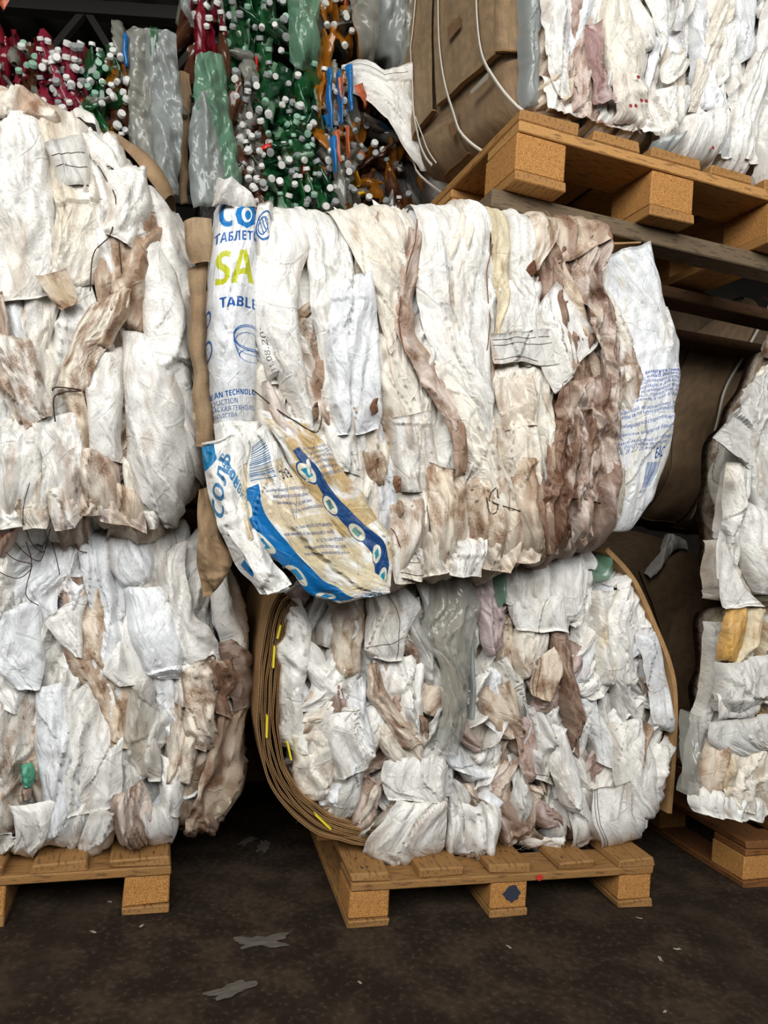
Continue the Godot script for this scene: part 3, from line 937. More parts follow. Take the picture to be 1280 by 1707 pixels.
func centre_upper():
	var f := F_centre.translated_local(Vector3(0, 0, 0.03))
	var t := thing("bale", "bulging bale of stained white sacks with a printed salt sack, atop the middle stack", "bale", f.translated_local(Vector3(0.45, 0.98, 0)))
	var b := new_bale(t, f, [420, 366, 450, 360, 560, 352, 700, 340, 850, 358, 960, 388, 1035, 416, 1075, 480, 1105, 590, 1088, 740, 1038, 850, 980, 890, 890, 918, 780, 938, 640, 955, 560, 958, 470, 930, 425, 870, 410, 800, 405, 600], 0.13, 0.85)
	core(b, "packed_sacks", HUE.T, M.sack)
	var e := new_bale(t, f, [-400, -200, 1700, -200, 1700, 1900, -400, 1900], 0.05, 0.5)     # flat ground for what hangs on its ends
	e.lumps = 0.006
	fill(b, {"stain": 0.36, "plain": "WCWCWB", "dirty": "CTWKC", "wmin": 0.06, "wmax": 0.13, "lmin": 0.25, "lmax": 0.6, "zone": func(q): return 0.9 if q.x > 0.66 else 0.35})
	# from the printed roll towards the brown sacks
	S(b, [432, 345, 428, 450, 436, 560, 470, 650, 500, 730], [500, 338, 495, 440, 500, 560, 515, 640, 530, 720], "W", 0.030, {"s": 0.12, "p": 0.003, "b": 0.02})
	var k := S(b, [470, 350, 452, 450, 440, 560, 455, 640], [520, 345, 505, 450, 478, 560, 480, 620], "W", 0.040, {"s": 0.1, "w": 0.6, "p": 0.0, "b": 0.015, "lift": [0.0, 0.006, -0.01, -0.01]}, "sack", sack_material(0.48, number_print()))
	S(b, [500, 345, 505, 440, 520, 560, 540, 690, 545, 760], [600, 335, 590, 430, 585, 560, 600, 680, 620, 760], "W", 0.030, {"s": 0.15, "p": 0.004, "pl": 0.05})
	S(b, [545, 480, 535, 560, 540, 640, 555, 730], [612, 455, 622, 540, 628, 640, 622, 720], "B", 0.042, {"s": 0.0, "e": 0.05, "p": 0.0, "w": 0.9, "b": 0.03})
	S(b, [560, 330, 575, 420, 620, 520, 640, 600], [660, 325, 680, 400, 672, 480, 655, 580], "C", 0.036, {"s": 0.2, "p": 0.006, "pl": 0.045})
	S(b, [600, 560, 620, 660, 650, 760, 660, 860, 650, 950], [670, 560, 700, 660, 730, 760, 725, 860, 700, 950], "C", 0.030, {"s": 0.3, "p": 0.005})
	S(b, [676, 396, 652, 490, 652, 560, 690, 640, 735, 720, 748, 790], [700, 396, 690, 480, 690, 550, 726, 620, 770, 700, 768, 790], "K", 0.044, {"s": 0.45, "p": 0.006, "pl": 0.03, "e": 0.8, "lift": [0.004, -0.015, -0.01, 0.006]})
	S(b, [705, 318, 690, 400, 690, 500, 715, 600, 755, 680, 790, 760], [806, 330, 808, 430, 808, 530, 806, 620, 812, 700, 822, 780], "W", 0.040, {"s": 0.10, "p": 0.0, "w": 0.75, "b": 0.025, "e": 0.25, "lift": [0.006, 0.004, -0.02, -0.01]})
	S(b, [700, 600, 730, 690, 770, 780, 800, 870], [760, 610, 790, 700, 830, 790, 850, 880], "C", 0.046, {"s": 0.15, "p": 0.008, "pl": 0.05, "sh": 0.6})
	S(b, [806, 330, 808, 430, 818, 530, 808, 600], [846, 336, 842, 430, 838, 520, 832, 580], "Y", 0.044, {"s": 0.25, "sc": Color(0.42, 0.24, 0.08), "p": 0.002, "b": 0.012})
	S(b, [838, 338, 838, 430, 845, 520, 860, 620], [880, 345, 880, 440, 890, 530, 905, 620], "W", 0.046, {"s": 0.2, "p": 0.003, "e": 0.5})
	S(b, [878, 352, 868, 410, 872, 470], [912, 350, 918, 392, 880, 460], "C", 0.056, {"s": 0.35, "p": 0.0, "w": 0.7, "lift": [0, 0.012, 0, 0.012]})
	S(b, [815, 470, 818, 520, 822, 562], [895, 480, 890, 520, 880, 565], "W", 0.052, {"s": 0.12, "p": 0.0, "w": 0.7})
	var hem := S(b, [808, 562, 806, 585, 808, 612], [912, 560, 914, 585, 910, 615], "G", 0.062, {"s": 0.15, "p": 0.0, "w": 0.5, "b": 0.01, "lift": [-0.006, 0.004, 0.008, 0.006]})
	seam(hem, 0.02, 0.25, 0.98, 0.28); seam(hem, 0.02, 0.42, 0.98, 0.46); seam(hem, 0.02, 0.8, 0.7, 0.84)
	S(b, [862, 540, 880, 600, 905, 660, 918, 640], [905, 480, 940, 530, 972, 580, 930, 628], "W", 0.060, {"s": 0.10, "p": 0.0, "w": 0.5, "b": 0.006, "lift": [0.0, 0.014, 0.004, 0.012]})
	S(b, [806, 620, 812, 700, 830, 780, 838, 860], [905, 612, 918, 690, 922, 780, 905, 860], "C", 0.045, {"s": 0.3, "p": 0.004, "w": 1.1})
	S(b, [812, 640, 818, 680, 826, 720], [868, 630, 872, 670, 878, 715], "T", 0.058, {"s": 0.3, "p": 0.0, "lift": [0.0, 0.01, 0.0, 0.01]})
	S(b, [840, 770, 838, 830, 850, 900, 870, 935], [918, 760, 920, 820, 905, 880, 892, 930], "T", 0.052, {"s": 0.4, "p": 0.004, "w": 1.2})
	S(b, [760, 800, 770, 860, 780, 930], [835, 780, 842, 850, 845, 945], "C", 0.048, {"s": 0.4, "p": 0.006})
	S(b, [790, 850, 785, 900, 790, 955], [850, 840, 862, 900, 842, 950], "T", 0.056, {"s": 0.35, "p": 0.004})
	S(b, [700, 770, 705, 850, 715, 940], [768, 790, 775, 860, 780, 945], "C", 0.045, {"s": 0.45, "p": 0.006})
	S(b, [640, 700, 650, 760, 660, 820], [712, 690, 722, 760, 735, 820], "W", 0.046, {"s": 0.3, "p": 0.006})
	S(b, [640, 840, 640, 900, 650, 970], [705, 830, 712, 900, 705, 965], "W", 0.050, {"s": 0.35, "p": 0.004})
	S(b, [736, 700, 738, 750, 740, 800], [764, 705, 766, 750, 768, 790], "R", 0.056, {"s": 0.5, "p": 0.003})
	# the brown crumpled sacks
	var brown := {"s": 0.6, "p": 0.022, "pl": 0.022, "w": 2.1, "e": 0.8, "sc": Color(0.16, 0.075, 0.04), "b": 0.02}
	S(b, [886, 420, 892, 520, 915, 620, 940, 700], [945, 430, 965, 520, 985, 620, 1000, 700], "R", 0.030, brown)
	S(b, [895, 372, 910, 410, 915, 450], [965, 362, 1000, 392, 990, 425], "T", 0.062, {"s": 0.5, "p": 0.012, "pl": 0.03, "w": 1.9, "sc": Color(0.25, 0.13, 0.09)})
	S(b, [930, 430, 940, 500, 965, 580, 985, 660], [1000, 400, 990, 480, 1012, 570, 1022, 660], "K", 0.046, brown)
	S(b, [905, 440, 925, 520, 960, 600, 975, 650], [932, 440, 955, 520, 985, 600, 1000, 650], "T", 0.054, {"s": 0.4, "p": 0.008, "pl": 0.02, "w": 1.2, "sc": Color(0.2, 0.09, 0.05)})
	S(b, [915, 640, 912, 700, 925, 770, 920, 830], [1005, 630, 1020, 690, 1022, 760, 1010, 830], "K", 0.050, brown)
	S(b, [905, 700, 890, 780, 880, 850, 885, 920], [950, 700, 940, 790, 930, 860, 935, 925], "R", 0.048, brown)
	S(b, [945, 740, 935, 800, 925, 870, 920, 930], [1022, 740, 1020, 800, 1005, 870, 985, 925], "K", 0.054, brown)
	S(b, [940, 690, 930, 740, 925, 800], [980, 690, 975, 740, 965, 800], "R", 0.062, brown)
	S(b, [1000, 780, 995, 840, 985, 900], [1022, 770, 1018, 840, 1000, 895], "C", 0.064, {"s": 0.3, "p": 0.0})
	# straw-coloured cardboard edges behind the last sack
	for i in 5:
		var q := px(b, [985 + i * 6, 418 - i * 4, 1020, 402 - i * 5, 1078, 398 - i * 3])
		var P := PackedVector3Array()
		for v in q: P.append(b.xf * Vector3(v.x, v.y, -0.03 - 0.02 * i))
		part("cardboard_edge", slab(spline3(P, 6), b.xf.basis * Vector3(0, 0.0, -0.25), 0.005), M.card, b.root)
	var eac := S(e, [980, 432, 1008, 510, 1018, 600, 1020, 700, 1016, 800, 1000, 886], [1092, 400, 1116, 500, 1138, 590, 1128, 680, 1108, 790, 1060, 884], "B", -0.025, {"s": 0.06, "sc": Color(0.5, 0.4, 0.16), "p": 0.0, "w": 0.8, "b": 0.065, "e": 0.15, "step": 0.005, "lift": [-0.01, 0.0, 0.004, -0.01]}, "printed_sack", sack_material(0.42, eac_print()))
	eac.node.set_meta("label", "white sack with blue lines of print, a barcode and the letters EAC")
	# the printed salt sack: a roll that stands up, then its crumpled lower half
	S(e, [362, 302, 360, 325, 356, 350], [398, 312, 422, 330, 430, 350], "W", 0.0, {"s": 0.1, "p": 0.008, "w": 1.8, "b": 0.03})
	S(e, [425, 345, 424, 400, 428, 470], [452, 345, 452, 400, 445, 470], "W", 0.02, {"s": 0.0, "p": 0.0}, "sack", sack_material(0.42, side_print()))
	var roll := S(e, [358, 335, 348, 430, 344, 540, 348, 640, 358, 716], [432, 340, 434, 430, 432, 540, 434, 640, 430, 712], "B", -0.01, {"s": 0.03, "e": 0.1, "p": 0.0, "w": 0.45, "b": 0.075, "step": 0.0045, "lift": [-0.06, -0.05, -0.01, -0.04], "wig": 0.003}, "printed_sack", sack_material(0.40, salt_print()))
	roll.node.set_meta("label", "rolled white sack end printed with blue and yellow lettering")
	S(e, [432, 640, 440, 690, 470, 750, 490, 790], [450, 640, 480, 690, 520, 730, 530, 760], "K", 0.040, {"s": 0.3, "p": 0.008, "pl": 0.02, "sc": Color(0.3, 0.14, 0.07)})
	var nav := S(e, [432, 690, 470, 760, 530, 860, 590, 940, 605, 985], [500, 700, 540, 750, 600, 830, 640, 895, 640, 980], "W", 0.05, {"s": 0.10, "p": 0.003, "w": 0.7, "b": 0.015, "e": 0.2, "lift": [0, 0.004, -0.01, -0.02]}, "printed_sack", sack_material(0.42, navy_print()))
	nav.node.set_meta("label", "fold of a sack with a navy band and round badges")
	var lobe := S(e, [338, 740, 338, 790, 362, 880, 385, 930, 430, 985], [420, 710, 425, 770, 428, 850, 440, 910, 478, 980], "W", 0.03, {"s": 0.04, "p": 0.008, "pl": 0.05, "w": 1.5, "b": 0.03, "e": 0.1, "lift": [0.01, 0, -0.04, 0.01]}, "printed_sack", sack_material(0.42, lobe_print()))
	lobe.node.set_meta("label", "crumpled white end of a sack with bits of blue print")
	var long := S(e, [412, 735, 410, 800, 408, 860, 455, 930, 520, 990, 560, 1003], [436, 712, 478, 775, 532, 850, 585, 925, 630, 965, 640, 985], "W", 0.055, {"s": 0.05, "p": 0.003, "pl": 0.07, "w": 0.6, "b": 0.03, "e": 0.1, "step": 0.0045, "lift": [0.004, 0.004, -0.03, -0.02]}, "printed_sack", sack_material(0.42, blue_print()))
	long.node.set_meta("label", "printed sack with a blue band of badges, a barcode and lines of text")
	S(e, [352, 706, 356, 730, 352, 770], [430, 700, 428, 730, 430, 780], "W", 0.02, {"s": 0.0, "p": 0.012, "pl": 0.03, "w": 1.3, "e": 0.05})
	S(e, [378, 880, 405, 930, 440, 985], [432, 880, 450, 930, 478, 970], "W", 0.06, {"s": 0.02, "p": 0.006, "w": 1.8, "e": 0.0, "lift": [0.012, 0, -0.01, 0.012]})
	# torn brown cardboard down the left end
	var bc := {"s": 0.15, "p": 0.0, "w": 0.35, "b": 0.02, "e": 0.2, "lift": [0, 0, 0.004, 0.004]}
	S(e, [316, 440, 318, 540, 322, 640, 330, 745], [345, 430, 344, 540, 350, 640, 362, 740], "P", -0.04, bc, "cardboard_strip", M.card_sheet).node.set_meta("label", "tall torn strip of brown cardboard")
	S(e, [306, 365, 308, 400, 320, 438], [354, 362, 356, 400, 350, 435], "P", -0.02, bc, "cardboard_flap", M.card_sheet)
	S(e, [330, 815, 332, 880, 330, 940, 338, 996], [346, 810, 372, 900, 385, 940, 352, 990], "P", -0.01, {"s": 0.2, "p": 0.006, "w": 1.6, "b": 0.02, "e": 0.3, "lift": [0.01, 0, 0, 0.01]}, "torn_paper", M.card_sheet)
	# ragged ends along the foot of the bale
	var rag := {"s": 0.3, "w": 1.4, "p": 0.006, "pl": 0.03, "e": 0.6, "b": 0.012, "lift": [0.004, 0.008, -0.02, 0.008]}
	S(e, [642, 872, 640, 920, 648, 966], [690, 866, 702, 915, 684, 972], "W", 0.035, rag)
	S(e, [690, 885, 688, 925, 700, 960], [748, 880, 752, 925, 745, 950], "C", 0.028, rag)
	S(e, [742, 900, 745, 930, 738, 956], [800, 890, 795, 925, 788, 962], "W", 0.036, rag)
	S(e, [782, 880, 780, 920, 795, 950], [850, 870, 856, 910, 838, 955], "T", 0.030, rag)
	S(e, [846, 870, 842, 905, 850, 938], [900, 866, 905, 900, 886, 935], "T", 0.022, rag)
	S(e, [886, 850, 880, 890, 890, 922], [940, 850, 935, 890, 930, 926], "R", 0.012, {"s": 0.6, "w": 1.8, "p": 0.014, "pl": 0.02, "sc": Color(0.16, 0.075, 0.04), "b": 0.02})
	S(e, [930, 840, 925, 890, 935, 918], [985, 835, 992, 880, 975, 915], "K", -0.004, {"s": 0.55, "w": 1.8, "p": 0.014, "pl": 0.02, "sc": Color(0.16, 0.075, 0.04), "b": 0.02})
	var foot := S(e, [654, 922, 650, 945, 655, 962], [700, 915, 706, 942, 698, 965], "C", 0.05, {"s": 0.2, "w": 0.8, "p": 0.0, "b": 0.006})
	seam(foot, 0.05, 0.3, 0.95, 0.32); seam(foot, 0.05, 0.7, 0.95, 0.72)
	# loose corners on top, threads and rusty wire
	for q in [[490, 345, 520, 330, 555, 325], [590, 330, 640, 318, 690, 325], [655, 320, 672, 306, 690, 322]]:
		S(b, [q[0], q[1] + 8, q[0] - 2, q[1] + 24], [q[4], q[5] + 2, q[4] + 4, q[5] + 22], "W", 0.02, {"s": 0.0, "w": 1.2, "p": 0.0, "lift": [0.02, 0.02, 0.03, 0]})
	S(b, [690, 318, 705, 300, 712, 290], [742, 322, 738, 300, 728, 294], "G", -0.02, {"s": 0.1, "w": 1.3, "p": 0.0}, "film_corner", M.film)
	thread(b, [745, 410, 742, 480, 730, 540, 728, 600], 0.05)
	thread(b, [808, 420, 800, 470, 806, 540, 800, 590], 0.055, 0.0014, M.rust)
	thread(b, [690, 390, 668, 460, 655, 540, 662, 600], 0.06, 0.0016, M.rust)
	thread(b, [440, 650, 480, 700, 520, 725, 530, 700], 0.07, 0.0018)
	thread(b, [640, 880, 665, 905, 690, 925, 700, 950], 0.065, 0.0016, M.rust)
	thread(b, [795, 830, 800, 855, 812, 850, 810, 815, 800, 835, 840, 850, 870, 860], 0.07, 0.0016)
	thread(b, [905, 300, 902, 360, 895, 420], 0.08, 0.0009, M.thread_pale)
	for q in [[520, 690], [612, 685], [652, 810], [655, 850], [870, 460]]:      # rusty clots
		S(b, [q[0] - 2, q[1] - 15, q[0] - 8, q[1] - 2, q[0] - 3, q[1] + 14], [q[0] + 1, q[1] - 15, q[0] + 6, q[1] - 6, q[0] + 2, q[1] + 14], "R", 0.058, {"s": 0.7, "w": 2.2, "p": 0.006, "pl": 0.012, "b": 0.004, "sc": Color(0.2, 0.07, 0.02), "step": 0.003, "lift": [-0.02, -0.02, -0.02, -0.02]})

func number_print() -> ImageTexture:
	var p := Print.new(200, 900)
	p.text("11.08.202", 92, 860, 64, srgb(60, 58, 60), font_plain, Vector2(0.06, -1), Vector2(0.9, 0.06), 0.85)
	p.text("105 00", 140, 760, 26, srgb(80, 78, 80), font_plain, Vector2(0.06, -1), Vector2(0.9, 0.06), 0.7)
	return p.made()

func side_print() -> ImageTexture:
	var p := Print.new(120, 400)
	p.ring(60, 150, 46, 54, srgb(40, 110, 185), 1.5); p.ring(50, 150, 26, 32, srgb(40, 110, 185), 1.6)
	for k in 3: p.poly(PackedVector2Array([Vector2(20 + k * 18, 110), Vector2(26 + k * 18, 110), Vector2(60 + k * 16, 190), Vector2(54 + k * 16, 190)]), srgb(40, 110, 185))
	p.text("д", 40, 360, 90, srgb(40, 110, 185), font_bold)
	return p.made()

# ---------------------------------------------------------------- the middle stack, lower bale
func board_layers(b: Bale, a: Array, n: int, step: float, back: float, z0: float, called := "cardboard_layer"):
	# corrugated boards bent round the bale, seen on their cut edges: two liners and the wavy flute between them
	var base := spline(px(b, a), 60)
	var mid := b.c
	for k in n:
		var P := PackedVector3Array(); var Q := PackedVector3Array(); var W := PackedVector3Array()
		var run := 0.0
		for j in base.size():
			var t := (base[mini(j + 1, base.size() - 1)] - base[maxi(j - 1, 0)]).normalized()
			var inn := Vector2(-t.y, t.x)
			if inn.dot(mid - base[j]) < 0: inn = -inn
			var wob := 0.004 * noise.get_noise_2d(j * 0.12, k * 5.0)
			var p := base[j] + inn * (step * k + wob)
			var z := z0 - 0.008 * (k % 2) + 0.012 * noise.get_noise_2d(j * 0.06, k * 9.0 + 50.0)
			P.append(b.xf * Vector3(p.x - inn.x * 0.0024, p.y - inn.y * 0.0024, z))
			Q.append(b.xf * Vector3(p.x + inn.x * 0.0024, p.y + inn.y * 0.0024, z))
		for j in 240:
			var x := j / 240.0 * (base.size() - 1)
			var i := mini(int(x), base.size() - 2)
			var pa := P[i].lerp(P[i + 1], x - i); var qa := Q[i].lerp(Q[i + 1], x - i)
			W.append(pa.lerp(qa, 0.5 + 0.42 * (1 if j % 2 == 0 else -1)) - b.xf.basis.z * 0.002)
		var bk := -b.xf.basis.z * back
		var o := part(called, slab(P, bk, 0.0011), M.card, b.root)
		part("inner_liner", slab(Q, bk, 0.0011), M.card, o)
		part("flute", slab(W, bk * 0.1, 0.0007), M.card_edge, o)

func centre_lower():
	var f := F_centre.translated_local(Vector3(0, 0, -0.12))
	var t := thing("bale", "bale of tightly pressed white sacks between cardboard layers, bottom of the middle stack", "bale", f.translated_local(Vector3(0.48, 0.146, 0)))
	var b := new_bale(t, f, [478, 1015, 560, 985, 640, 962, 750, 950, 860, 940, 960, 925, 1000, 930, 1060, 1000, 1100, 1090, 1112, 1200, 1100, 1320, 1060, 1385, 960, 1405, 860, 1412, 760, 1412, 680, 1418, 600, 1395, 530, 1350, 490, 1270, 474, 1150], 0.10, 0.85)
	core(b, "packed_sacks", HUE.T, M.sack, 0.02)
	fill(b, {"stain": 0.30, "plain": "WWBWWG", "dirty": "TKCV", "wmin": 0.035, "wmax": 0.085, "lmin": 0.10, "lmax": 0.26, "lean": 0.05, "rot": 0.38, "most": 270, "sc": Color(0.26, 0.18, 0.135),
		"zone": func(q): return 0.95 if absf(q.x - 0.56) < 0.10 else (0.5 if q.x < 0.25 else 0.25)})
	# singled out sheets
	S(b, [478, 1020, 480, 1090, 486, 1180, 492, 1250], [520, 1005, 515, 1090, 512, 1170, 520, 1250], "W", 0.03, {"s": 0.1, "w": 1.6, "p": 0.006})
	S(b, [555, 1000, 548, 1060, 560, 1130], [612, 995, 600, 1060, 592, 1120], "C", 0.035, {"s": 0.35, "p": 0.008, "pl": 0.02})
	var cap := S(b, [612, 1000, 600, 1040, 598, 1078, 612, 1092], [660, 968, 690, 1010, 676, 1050, 660, 1095], "W", 0.055, {"s": 0.2, "p": 0.0, "w": 0.9, "b": 0.03, "lift": [0.004, 0.0, -0.02, 0.01]})
	seam(cap, 0.5, 0.02, 0.8, 0.98); seam(cap, 0.05, 0.62, 0.95, 0.70)
	S(b, [615, 1090, 612, 1150, 640, 1220], [690, 1090, 690, 1140, 690, 1210], "W", 0.03, {"s": 0.12, "w": 1.9, "p": 0.006})
	S(b, [600, 1100, 604, 1150, 640, 1200, 660, 1240], [622, 1098, 640, 1150, 680, 1205, 700, 1232], "T", 0.045, {"s": 0.45, "p": 0.010, "pl": 0.016, "w": 1.3, "sc": Color(0.22, 0.13, 0.09)})
	S(b, [600, 1190, 620, 1230, 640, 1258], [690, 1195, 705, 1230, 700, 1262], "C", 0.04, {"s": 0.3, "w": 1.2})
	S(b, [682, 1180, 690, 1210, 680, 1240], [700, 1185, 706, 1215, 700, 1240], "R", 0.05, {"s": 0.5, "p": 0.008, "pl": 0.012, "w": 2.0})
	var film := S(b, [728, 958, 700, 1010, 690, 1050, 718, 1110, 718, 1180, 712, 1240], [785, 955, 792, 1020, 778, 1090, 772, 1150, 765, 1210, 755, 1245], "T", 0.055, {"s": 0.2, "p": 0.008, "pl": 0.02, "w": 1.6, "b": 0.03}, "plastic_film", M.film)
	film.node.set_meta("label", "crumpled grey-beige clear film")
	S(b, [735, 960, 705, 1020, 722, 1110, 722, 1200], [778, 958, 775, 1040, 768, 1120, 760, 1200], "T", 0.035, {"s": 0.25, "p": 0.006, "w": 1.4})
	S(b, [768, 1060, 768, 1120, 770, 1190], [780, 1060, 780, 1120, 782, 1190], "B", 0.06, {"s": 0.0, "p": 0.0, "w": 0.3}, "sack", M.film_grey)
	S(b, [786, 968, 786, 1020, 800, 1090], [820, 965, 836, 1020, 838, 1080], "V", 0.045, {"s": 0.3, "p": 0.010, "pl": 0.018, "w": 1.7, "sc": Color(0.2, 0.1, 0.1)})
	S(b, [820, 955, 812, 985, 818, 1010], [842, 950, 832, 985, 826, 1005], "N", 0.052, {"s": 0.0, "p": 0.0, "e": 0.0}, "green_scrap", M.film_green)
	S(b, [838, 940, 830, 985, 850, 1035], [905, 935, 908, 985, 925, 1040], "W", 0.045, {"s": 0.12, "w": 0.9, "p": 0.0})
	S(b, [896, 932, 900, 990, 905, 1030], [970, 925, 972, 985, 965, 1035], "W", 0.04, {"s": 0.15, "w": 0.7, "p": 0.0})
	S(b, [845, 1000, 842, 1030, 848, 1045], [920, 985, 926, 1020, 930, 1048], "W", 0.055, {"s": 0.1, "w": 0.6, "p": 0.0, "lift": [0, 0, 0, 0.012]})
	S(b, [850, 1044, 848, 1100, 858, 1130], [905, 1044, 900, 1090, 890, 1120], "C", 0.048, {"s": 0.3, "w": 0.8})
	var tag := S(b, [878, 1095, 868, 1130, 868, 1150], [912, 1070, 920, 1100, 905, 1160], "T", 0.062, {"s": 0.4, "p": 0.004, "w": 0.8, "lift": [0.012, 0, 0, 0.01]})
	seam(tag, 0.1, 0.05, 0.1, 0.95); seam(tag, 0.25, 0.05, 0.25, 0.95)
	S(b, [905, 1040, 912, 1100, 925, 1180, 940, 1240], [935, 1050, 945, 1120, 955, 1190, 958, 1260], "R", 0.042, {"s": 0.5, "p": 0.010, "pl": 0.018, "w": 1.5, "sc": Color(0.2, 0.11, 0.09)})
	S(b, [842, 1190, 850, 1240, 862, 1300], [880, 1180, 884, 1230, 880, 1290], "V", 0.046, {"s": 0.35, "p": 0.008, "pl": 0.02, "w": 1.4})
	S(b, [790, 1140, 800, 1190, 830, 1230], [850, 1130, 860, 1180, 866, 1220], "T", 0.040, {"s": 0.4, "w": 1.2, "sc": Color(0.26, 0.15, 0.1)})
	S(b, [895, 1215, 900, 1260, 915, 1320, 930, 1340], [930, 1205, 945, 1250, 955, 1310, 948, 1345], "W", 0.055, {"s": 0.08, "w": 0.8, "p": 0.0, "b": 0.03})
	S(b, [985, 985, 980, 1060, 990, 1140], [1030, 985, 1045, 1060, 1050, 1140], "W", 0.04, {"s": 0.2, "w": 1.2, "sc": Color(0.5, 0.34, 0.12)})
	S(b, [1040, 1050, 1060, 1120, 1070, 1200], [1085, 1060, 1105, 1140, 1112, 1230], "B", 0.04, {"s": 0.1, "w": 0.8})
	S(b, [1010, 1200, 1010, 1270, 1030, 1350], [1060, 1190, 1075, 1270, 1080, 1360], "W", 0.045, {"s": 0.08, "w": 0.9})
	var low := S(b, [968, 1300, 965, 1350, 985, 1405], [1030, 1290, 1050, 1340, 1055, 1395], "W", 0.055, {"s": 0.05, "w": 0.5, "p": 0.0, "lift": [0.008, 0, 0.01, 0.004]})
	seam(low, 0.04, 0.02, 0.08, 0.98); seam(low, 0.10, 0.02, 0.14, 0.98)
	S(b, [990, 940, 985, 960, 990, 975], [1002, 935, 1010, 955, 1008, 972], "N", 0.045, {"s": 0.0, "e": 0.0, "p": 0.0}, "green_scrap", M.film_green)
	S(b, [650, 1320, 620, 1370, 640, 1400, 690, 1432], [730, 1320, 735, 1370, 740, 1400, 708, 1438], "W", 0.060, {"s": 0.1, "w": 0.9, "p": 0.0, "lift": [0.006, 0.004, -0.01, 0.02]})
	S(b, [630, 1255, 622, 1290, 640, 1320], [730, 1250, 735, 1290, 725, 1325], "W", 0.05, {"s": 0.08, "w": 0.8, "lift": [0.004, -0.01, 0.0, 0.01]})
	var tri := S(b, [540, 1180, 530, 1210, 560, 1290], [640, 1150, 640, 1200, 610, 1262], "W", 0.045, {"s": 0.08, "w": 1.0})
	seam(tri, 0.1, 0.1, 0.9, 0.12)
	S(b, [515, 1180, 500, 1240, 520, 1340], [560, 1150, 560, 1230, 548, 1330], "C", 0.035, {"s": 0.25, "w": 1.2})
	S(b, [762, 1330, 768, 1380, 790, 1425], [830, 1330, 828, 1380, 812, 1420], "W", 0.05, {"s": 0.05, "w": 2.0, "p": 0.006})
	# frayed threads along the foot
	for k in 14:
		var x := 640.0 + rng.randf() * 300.0
		var y := 1395.0 + rng.randf() * 12.0
		thread(b, [x, y, x + rng.randf_range(-16, 16), y + 14, x + rng.randf_range(-26, 26), y + rng.randf_range(16, 34)], 0.05, 0.0007, M.thread_pale, "frayed_thread")
	# cardboard
	board_layers(b, [470, 985, 452, 1010, 438, 1080, 430, 1160, 434, 1250, 462, 1322, 512, 1372, 570, 1398, 625, 1408], 6, 0.0105, 0.7, 0.02)
	for q in [[452, 1075, 450, 1110], [440, 1190, 439, 1225], [462, 1040, 457, 1062], [474, 1235, 480, 1262], [520, 1352, 545, 1376]]:
		var pp := px(b, q)
		var P := PackedVector3Array()
		for v in pp: P.append(b.xf * Vector3(v.x + 0.006, v.y, 0.030))
		part("yellow_edge_mark", slab(P, -b.xf.basis.z * 0.03, 0.005), M.yellow, b.root)
	var qq := px(b, [1005, 915, 1050, 965, 1085, 1040, 1112, 1110, 1120, 1170, 1117, 1260, 1110, 1352])
	var Pc := PackedVector3Array()
	for v in qq: Pc.append(b.xf * Vector3(v.x, v.y, 0.02))
	part("cardboard_sheet", slab(spline3(Pc, 30), b.xf.basis * Vector3(-0.03, 0.0, -0.5), 0.016), M.card, b.root)

